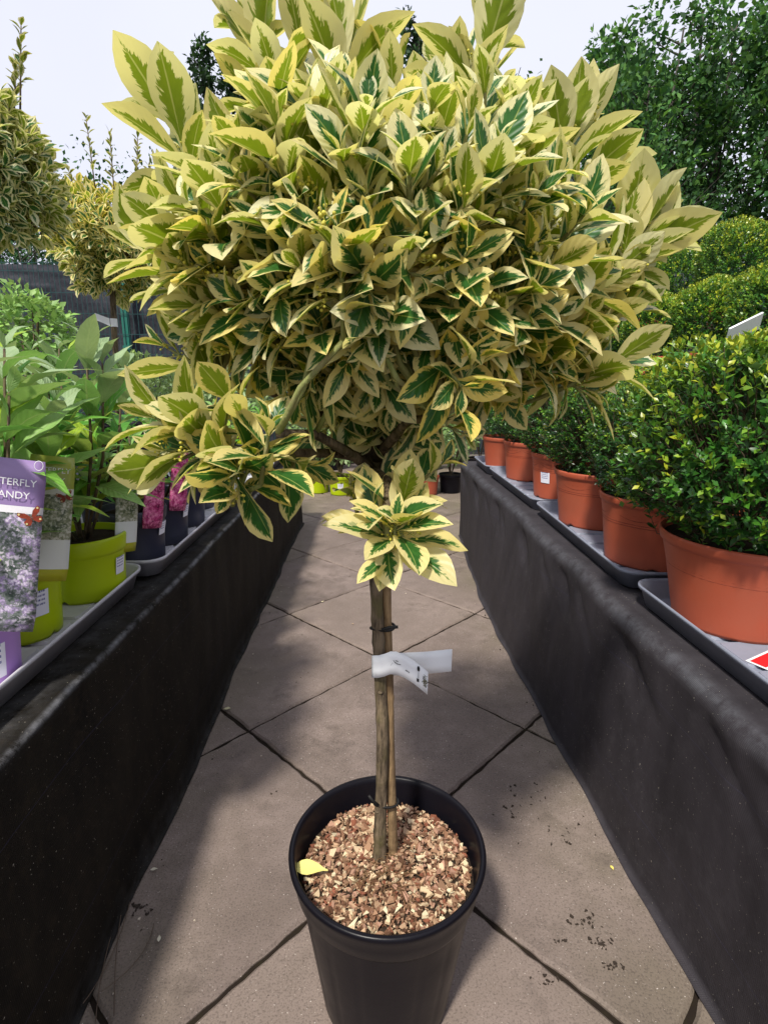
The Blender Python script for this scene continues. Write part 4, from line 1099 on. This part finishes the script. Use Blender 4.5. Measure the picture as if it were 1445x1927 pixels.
# purple pot
t = thing('butterfly_bush', 'butterfly bush in lilac pot with a purple BUTTERFLY CANDY label', 'shrub', (-.512, .640, PZ), 0, GBU)
p = pot_parts(t, .070, .056, .118, M_purple, .026, .014, 40); bush(t, .10, .43, .15, 7, .11, 51, 8, .5)
sticker(p, .058, .0635, .02, .066, math.radians(-28), .5)
c = card(t, 'picture_label', at(2, 1188, .575) - t.location.copy(), .066, .196, math.radians(14), math.radians(-4), M_card_purple)
text_part('BUTTERFLY', c, .0265, .168, .0108, M_white_ink); text_part('CANDY', c, .0205, .154, .0108, M_white_ink)
rg = MB(); rg.tube([(.027 + .0042 * math.cos(q), -.0062, .192 + .0052 * math.sin(q)) for q in np.linspace(0, 6.28, 20)], .00035, 4, cap=False); rg.build('printed_ring', M_white_ink, c)
butterfly(c, .024, .134, .017, .5)
# lime pots
t = thing('butterfly_bush', 'butterfly bush in lime pot squeezed between the lilac pot and another lime pot', 'shrub', (-.534, .785, PZ), 0, GBU)
p = pot_parts(t, .066, .054, .118, M_lime, .026, .014, 40); bush(t, .10, .38, .15, 6, .10, 52, 8, .6)
sticker(p, .056, .061, .040, .080, math.radians(-32), .5)
c = card(t, 'picture_label', at(84, 1094, .715) - t.location.copy(), .054, .172, math.radians(26), math.radians(-5), M_card_green); text_part('BUTTERFLY', c, .022, .150, .0100, M_white_ink); text_part('CANDY', c, .016, .137, .0100, M_white_ink); butterfly(c, .018, .118, .014, .4)
t = thing('butterfly_bush', 'butterfly bush in wide lime pot showing bare stems above dark soil', 'shrub', (-.516, .948, PZ), 0, GBU)
p = pot_parts(t, .075, .064, .112, M_lime, .030, .012, 48); bush(t, .10, .43, .16, 7, .105, 53, 8, .75)
sticker(p, .066, .0705, .040, .072, math.radians(-8), .35)
c = card(t, 'picture_label', (.070, .012, .072), .046, .165, math.radians(62), math.radians(-3), M_card_green)
# navy pots
nav = [(-.500, 1.125, 'in navy pot with a long pink flower label beside the wide lime pot'), (-.500, 1.275, 'in the second navy pot from the wide lime pot, with pink label'), (-.505, 1.43, 'in navy pot, third navy pot from the wide lime pot')]
for i, (x, y, lab) in enumerate(nav):
    t = thing('potted_shrub', 'leafy shrub ' + lab, 'shrub', (x, y, PZ), 0, 'shrubs in navy pots on the near-black bench')
    p = pot_parts(t, .068, .057, .118, M_navy, .026, .014, 40); bush(t, .10, .27 + .03 * i, .11, 4, .06, 60 + i, 7, .2)
    sticker(p, .062, .0675, .062, .090, math.radians(-10), .34)
    if i < 2: card(t, 'picture_label', (.055, -.040, .082), .044, .150, math.radians(52), math.radians(-3), M_card_pink)
# more bushes behind and beyond
GR = 'shrubs crowded behind the front row of the near-black bench'
for i, (x, y, h, L, pm_) in enumerate([(-.76, .80, .42, .105, M_lime), (-.74, .98, .44, .105, M_lime), (-.72, 1.18, .42, .10, M_lime), (-.70, 1.42, .36, .08, M_navy), (-.94, 1.05, .40, .10, M_lime), (-.92, 1.35, .38, .10, M_navy), (-.53, 1.62, .24, .06, M_navy), (-.55, 1.85, .25, .06, M_lime), (-.56, 2.15, .25, .06, M_navy), (-.56, 2.5, .27, .06, M_lime)]):
    tray_h = PZ if (-.845 < x < -.42) else BZ - .002
    t = thing('potted_shrub', 'grey-green leafy shrub crowded behind or beyond the labelled pots', 'shrub', (x, y, tray_h if y < 2.4 else PZ), 0, GR)
    pot_parts(t, .066, .055, .118, pm_, .026, .014, 24, False); bush(t, .10, h + .03, .15, 6, L, 80 + i, 7, .6)
# bright green bushy plants at the back
def small_bush(lab, loc_, rad, zc, n, leaf, cols, seed, pr=.08, grp=None, potmat=None, name='leafy_plant'):
    t = thing(name, lab, 'plant', loc_, 0, grp); r = np.random.default_rng(seed); pot_parts(t, pr, pr * .82, .13, potmat or M_navy, .024, .014, 24, False)
    d = unit(r.normal(size=(n, 3))); P = d * rad * (r.uniform(.25, 1, (n, 1)) ** .4) * np.array([1, 1, .9]) + [0, 0, zc]; lump = np.array([1 + .3 * (vnoise(a * 3 + 5, b * 3 + c * 2 + 5, seed) - .5) for a, b, c in d])[:, None]
    P = (P - [0, 0, zc]) * lump + [0, 0, zc]
    C = np.array(cols)[r.integers(0, len(cols), n)] * r.uniform(.7, 1.25, (n, 1)); C = np.c_[C, np.ones(n)]
    m = MB(); m.place(D4[0], D4[1], D4[2], frames(unit(d + r.normal(size=(n, 3)) * .6), unit(d + [0, 0, .8] + r.normal(size=(n, 3)) * .4)) * (leaf * r.uniform(.7, 1.3, n))[:, None, None], P, C); m.build('foliage', M_plain_leaf, t, True, 'stuff')
    s = MB()
    for k in range(9): e = d[k] * rad * .7 + [0, 0, zc]; s.tube([(0, 0, .11), (e[0] * .4, e[1] * .4, zc * .75), e], [.004, .003, .0015], 5, cap=False)
    s.build('stems', M_stem, t); return t
q = at(48, 625, 1.5); small_bush('low plant with small bright apple-green leaves below the fence', (q.x, 1.5, BZ), .115, q.z - BZ, 1500, .024, [(.16, .42, .02), (.26, .54, .04), (.10, .30, .02)], 91)
q = at(270, 700, 2.3); small_bush('low yellow-green plant at the foot of the slender standard tree', (q.x, 2.3, BZ), .14, q.z - BZ - .05, 1100, .025, [(.2, .34, .03), (.12, .26, .03)], 92)
q = at(-30, 560, 2.6); small_bush('mid-green shrub behind the dense standard tree', (q.x - .2, 2.6, BZ), .3, q.z - BZ - .1, 2200, .035, [(.04, .14, .03), (.07, .2, .04)], 93)

# pots at the far end of the aisle
far = [(640, 934, M_lime, 'lime pot with white sticker standing across the end of the aisle'), (597, 930, M_lime, 'lime pot half behind the draped bench at the aisle end'), (690, 932, M_terra, 'terracotta pot standing across the end of the aisle'), (752, 936, M_navy, 'navy pot with white sticker standing across the end of the aisle'), (805, 934, M_terra, 'terracotta pot at the aisle end beside the navy pot'), (850, 930, M_blackpot, 'black pot at the aisle end next to the charcoal bench')]
for i, (px, py, mt, lab) in enumerate(far):
    q = G(px, py, 0); t = small_bush('leafy green plant in ' + lab, (q.x, q.y + .08, .001), .2, .40, 900, .035, [(.05, .16, .03), (.09, .24, .04), (.15, .28, .04)], 120 + i, .085, 'potted plants across the end of the aisle', mt, 'potted_plant')
    if i in (0, 3): sticker(t.children[0], .073, .078, .05, .085, math.radians(-88), .5)
for i in range(9):
    small_bush('taller green shrub standing behind the pots at the aisle end', (-1.6 + i * .42, 4.6 + .15 * (i % 2), -.005), .30, .62, 1300, .045, [(.03, .11, .02), (.06, .18, .03), (.10, .22, .03)], 140 + i, .11, 'shrubs behind the pots at the aisle end', M_blackpot, 'potted_plant')

# ------------------------------------------------------------------ signs, red tag
q = at(1400, 618, 1.75)
sg = thing('price_board', 'tilted white plastic price board on a dark stake among the boxwoods', 'sign', (q.x, 1.75, BZ))
m = MB(); hh = q.z - BZ; m.tube([(0, .01, -.003), (0, .01, hh)], .006, 6); m.build('stake', M_blackpot, sg)
m = MB(); m.box((-.062, -.003, -.028), (.062, .003, .028)); o = m.build('board', M_paper, sg, False); o.location = (0, 0, hh); o.rotation_euler = (.5, -.42, .2)
q = G(1447, 1240, TZ + .016)
rt = thing('red_tag', 'small red and white paper tag lying in the grey tray by the large boxwood', 'tag', (q.x, q.y, TZ + .0135), .5)
m = MB(); m.add([(-.03, -.016, 0), (.03, -.016, 0), (.03, .016, 0), (-.03, .016, 0)], [(0, 1, 2, 3)]); m.build('card', M_paper, rt)
m = MB(); m.add([(-.026, -.009, .0006), (.03, -.009, .0006), (.03, .012, .0006), (-.026, .012, .0006)], [(0, 1, 2, 3)]); m.build('red_print', plastic('red_ink', S(200, 30, 36), .45, .3, .05), rt)
lbl = MB(); lbl.lathe([(.0925, .055), (.097, .09)], 8, a0=math.radians(185), a1=math.radians(205)); 
o = lbl.build('price_sticker', M_sticker, [x for x in scene.objects if x.get('label', '').startswith('boxwood in narrower')][0].children[0])

# ------------------------------------------------------------------ fence
FY = 6.0
fz = at(60, 488, FY).z
fence = thing('mesh_fence', 'green wire mesh fence backed with sagging black windbreak cloth', 'fence', (0, FY, -.06))
W0, W1 = -7.5, 7.5
m = MB()
for x in np.arange(W0, W1, .05): m.box((x - .0025, -.0025, .05), (x + .0025, .0025, fz + .06))
for z in list(np.arange(.25, fz, .2)) + [fz + .03]: m.box((W0, -.006, z - .003), (W1, -.0026, z + .003))
m.build('wire_mesh', M_wire, fence, False, 'stuff')
for x in (-7.4, -5.0, at(233, 600, FY).x, -.1, 2.4, 4.9, 7.4):
    m = MB(); m.box((x - .03, .008, 0), (x + .03, .068, fz + .12)); p = m.build('post', M_gpost, fence, False)
    for z in (.5, 1.1, 1.6): 
        m = MB(); m.box((x - .035, -.012, z), (x + .035, .0078, z + .04)); m.build('clamp', M_gpost, p, False)
M_wind = mat_fabric('windbreak', (0.010, 0.012, 0.018, 1), (0.026, 0.03, 0.04, 1), (0.05, 0.055, 0.065, 1), (0.05, 0.05, 0.06, 1))
def sheet(z0f, z1f, yo, seed, name):
    m = MB(); nx, nz_ = 150, 10; V = []
    for j in range(nz_ + 1):
        for i in range(nx + 1):
            x = W0 + (W1 - W0) * i / nx; a, b = z0f(x), z1f(x); z = a + (b - a) * j / nz_
            V.append((x, yo + .05 * (vnoise(x * 2.2 + j * .35, j * .4, seed) - .5) + .02 * (vnoise(x * 6, j * .9, seed + 2) - .5), z))
    m.add(V, [(j * (nx + 1) + i, j * (nx + 1) + i + 1, (j + 1) * (nx + 1) + i + 1, (j + 1) * (nx + 1) + i) for j in range(nz_) for i in range(nx)]); m.build(name, M_wind, fence)
sag = lambda x, s: .06 * (vnoise(x * .9, 0, s) - .5) + .05 * (vnoise(x * 2.3, 4, s) - .5)
sheet(lambda x: .03, lambda x: fz * .66 + sag(x, 1), .13, 3, 'windbreak_cloth')
sheet(lambda x: fz * .62 + sag(x, 2), lambda x: fz - .16 + sag(x, 5), .19, 4, 'windbreak_cloth')
sheet(lambda x: fz - .22 + sag(x, 7) * .5, lambda x: fz + .06, .25, 5, 'windbreak_cloth')

# ------------------------------------------------------------------ trees beyond
def far_tree(name, lab, cat, loc_, height, width, seed, n, leaf, cols, stems_=3, z_low=.12, taper=.55, group=None, gap=.35):
    r = np.random.default_rng(seed); t = thing(name, lab, cat, loc_, 0, group)
    k = MB(); cl = []
    for s in range(stems_):
        a = r.uniform(0, 6.28); sp = width * .16 * (s > 0); top = np.array([sp * 2 * math.cos(a), sp * 2 * math.sin(a), height * r.uniform(.8, .97)])
        b0 = np.array([sp * .5 * math.cos(a), sp * .5 * math.sin(a), -.05]); k.tube([b0, (b0 + top) / 2 + r.normal(size=3) * width * .04, top], [height * .011, height * .007, height * .002], 7)
        nl = int(30 / stems_) + 12
        for i in range(nl):
            q = z_low + (1 - z_low) * (i + r.random()) / nl; p = b0 + (top - b0) * q; az = r.uniform(0, 6.28)
            prof = math.sin(math.pi * min(1, (q * .86 + .12))) ** taper; L = width * .5 * prof * r.uniform(.45, 1.05)
            e = p + np.array([math.cos(az) * L, math.sin(az) * L, L * r.uniform(.5, 1.1)]); k.tube([p, (p + e) / 2 + [0, 0, -.03 * L], e], [height * .0035, height * .002, height * .001], 4, cap=False)
            for c in range(3): cl.append((p + (e - p) * r.uniform(.45, 1.05) + r.normal(size=3) * width * .05, width * r.uniform(.06, .15)))
    k.build('trunk', M_trunkfar, t)
    idx = r.integers(0, len(cl), n); C = np.array([c[0] for c in cl])[idx]; Rr = np.array([c[1] for c in cl])[idx]
    d = unit(r.normal(size=(n, 3))); P = C + d * (Rr * r.uniform(.3, 1.1, n))[:, None] * [1, 1, 1.25]
    shade = np.array([r.uniform(.65, 1.25) for _ in cl])[idx]
    col = np.array(cols)[r.integers(0, len(cols), n)] * (shade * r.uniform(.75, 1.2, n))[:, None]; col = np.c_[col, np.ones(n)]
    m = MB(); m.place(D2[0], D2[1], D2[2], frames(unit(d + r.normal(size=(n, 3)) * .8), unit(r.normal(size=(n, 3)) + [0, 0, .9])) * (leaf * r.uniform(.6, 1.4, n))[:, None, None], P, col)
    m.build('crown', M_far_leaf, t, True, 'stuff'); return t
DK = [(.018, .048, .018), (.028, .07, .022), (.038, .088, .028)]
MD = [(.045, .13, .035), (.07, .18, .04), (.11, .24, .05), (.03, .085, .03)]
gR = 'tall green trees behind the staging'
for i, (px, topy, Y, wd, cols) in enumerate([(1195, 45, 15, 3.0, MD), (1300, -60, 15.5, 3.6, MD), (1405, -90, 16, 3.6, MD), (1490, -40, 15, 3.2, MD), (1245, 120, 18, 3.2, DK), (1350, 60, 18.5, 3.4, DK)]):
    q = at(px, topy, Y); far_tree('broadleaf_tree', 'tall mid-green tree in the row behind the box ball staging' if i < 4 else 'darker tree showing through gaps in the green tree row', 'tree', (q.x, Y, -.06), q.z, wd, 200 + i, 9500, .16, cols, 3, .08, .4, gR if i < 4 else 'darker trees behind the green tree row')
gP = 'narrow dark poplars beyond the yard'
for i, (px, topy, wd) in enumerate([(352, 130, 1.5), (378, 60, 2.0), (432, 40, 2.0), (480, 15, 1.7), (530, 20, 1.6), (600, 60, 1.8), (670, 60, 1.8), (735, 10, 1.8), (790, -10, 2.0), (850, -20, 2.0), (915, 20, 2.0), (975, 60, 1.8), (1025, 130, 1.5), (1060, 190, 1.3)]):
    Y = 21 + (i % 3) * .8; q = at(px, topy, Y); far_tree('poplar_tree', 'narrow dark upright poplar standing in the row beyond the yard', 'tree', (q.x, Y, -.06), q.z, wd, 230 + i, 5200, .17, DK, 1, .06, .35, gP)
gH = 'rounded bushes beyond the mesh fence'
for i, (px, topy, Y, wd) in enumerate([(-40, 385, 8.6, 2.6), (60, 450, 8.2, 2.4), (140, 440, 9.0, 2.4), (225, 455, 9.4, 2.4), (320, 440, 10.5, 2.6), (430, 360, 9.8, 2.8), (560, 350, 10, 2.8), (700, 350, 10, 2.8), (850, 350, 10, 2.8), (1000, 345, 10, 2.8), (1110, 340, 10, 2.6)]):
    q = at(px, topy, Y); far_tree('rounded_bush', 'rounded deep green bush rising behind the mesh fence', 'bush', (q.x, Y, -.06), q.z, wd * 1.25, 260 + i, 8000, .065, [(.03, .085, .03), (.045, .12, .035), (.06, .15, .05)], 4, .05, .3, gH)

# ------------------------------------------------------------------ litter
cm = MB()
for ti in range(6):
    tp = chips[ti]; n = 70
    P = np.stack([cr.uniform(-.36, .42, n), cr.uniform(.35, 2.6, n), np.full(n, .0012)], -1)
    near = cr.random(n) < .4; P[near, 0] = np.where(cr.random(near.sum()) < .5, -.355 + cr.exponential(.02, near.sum()), .405 - cr.exponential(.02, near.sum()))
    sz = cr.lognormal(math.log(.0026), .45, n).clip(.001, .007)
    cols = np.where(cr.random(n)[:, None] < .55, np.array([[.05, .038, .028, 1]]), np.array([[.5, .43, .34, 1]])) * np.r_[1, 1, 1, 1]
    cm.place(tp[0], tp[1], tp[2], frames(unit(np.c_[cr.normal(size=(n, 2)), np.zeros(n)]), unit(np.c_[cr.normal(size=(n, 2)) * .2, np.ones(n)])) * sz[:, None, None], P, cols)
# scuffs of soil where the photo shows them
for (px, py, s, n) in ((1095, 1735, 16, 26), (1130, 1775, 14, 22), (1150, 1820, 9, 14), (1055, 1770, 6, 8), (990, 1490, 22, 16), (970, 1530, 20, 12), (1060, 1570, 30, 16), (265, 1712, 12, 22), (1030, 1840, 18, 14), (925, 1155, 8, 20)):
    for k in range(n):
        q = G(px + random.gauss(0, s), py + random.gauss(0, s * .5), .0015); tp = chips[k % 12]; sz = random.uniform(.002, .0085)
        cm.place(tp[0], tp[1], tp[2], frames(unit(np.array([[random.gauss(0, 1), random.gauss(0, 1), 0]])), np.array([[0, 0, 1.]])) * sz, np.array([[q.x, q.y, .0016]]), np.array([[.035, .026, .02, 1]]))
o = cm.build('soil_crumbs', M_chip, None, False); o['kind'] = 'stuff'; tag(o, 'scattered dark soil crumbs and pale chips on the paving slabs', 'crumbs')
def fallen(lab, p, s, rz, tint, tp=LT[3], tilt=0.0, mat=M_leaf):
    m = MB(); m.add(tp[0] * s, tp[1], tp[2], tint); o = m.build('fallen_leaf', mat); o.location = p; o.rotation_euler = (tilt, .1, rz); tag(o, lab, 'leaf', 'fallen leaves'); return o
fl = leaf_template(8, 4, .5, .12, .25, .1)
q = G(617, 1642, .214); fallen('pale yellow fallen leaf lying on the bark chips in the black pot', (q.x, q.y, .2165), .045, math.radians(82), (.72, .64, .20, 1), fl, .05, M_chip)
for i, (px, py, s, col, lab) in enumerate([(1154, 1638, .010, (.75, .62, .15, 1), 'small bright yellow leaf on the slab beside the charcoal bench'), (297, 1635, .012, (.6, .55, .42, 1), 'tiny pale dry leaf on the slab near the near-black bench'), (300, 1760, .010, (.6, .55, .42, 1), 'tiny pale flake on the slab below the dark soil smear'), (420, 1335, .018, (.45, .42, .25, 1), 'curled pale dry leaf at the foot of the near-black bench'), (308, 1552, .020, (.35, .16, .09, 1), 'thin reddish dry leaf sticking out from under the near-black bench'), (610, 1131, .012, (.7, .62, .4, 1), 'pale petal on the slab beyond the white tag'), (662, 1173, .009, (.35, .25, .16, 1), 'small brown leaf on the slab left of the upper tie')]):
    q = G(px, py, .004); fallen(lab, (q.x, q.y, .004), s, i * 1.7, col, fl, 0, M_chip)
# thin dry grass strands by the bench foot
gs = MB()
for (a, b, c) in (((235, 1690), (190, 1800), (180, 1927)), ((245, 1700), (215, 1820), (150, 1900)), ((228, 1725), (215, 1800), (215, 1915)), ((290, 1740), (280, 1810), (190, 1870)), ((500, 1150), (440, 1210), (420, 1275)), ((470, 1160), (452, 1200), (440, 1225))):
    A, B, C = (np.array(G(*p_, .004)) for p_ in (a, b, c)); gs.tube([A * (1 - s) ** 2 + 2 * B * s * (1 - s) + C * s * s + [0, 0, .002] for s in np.linspace(0, 1, 9)], .0006, 4, S(96, 82, 70), cap=False)
o = gs.build('dry_strands', M_chip); o['kind'] = 'stuff'; tag(o, 'thin dry grass strands on the slabs beside the near-black bench', 'dry grass')
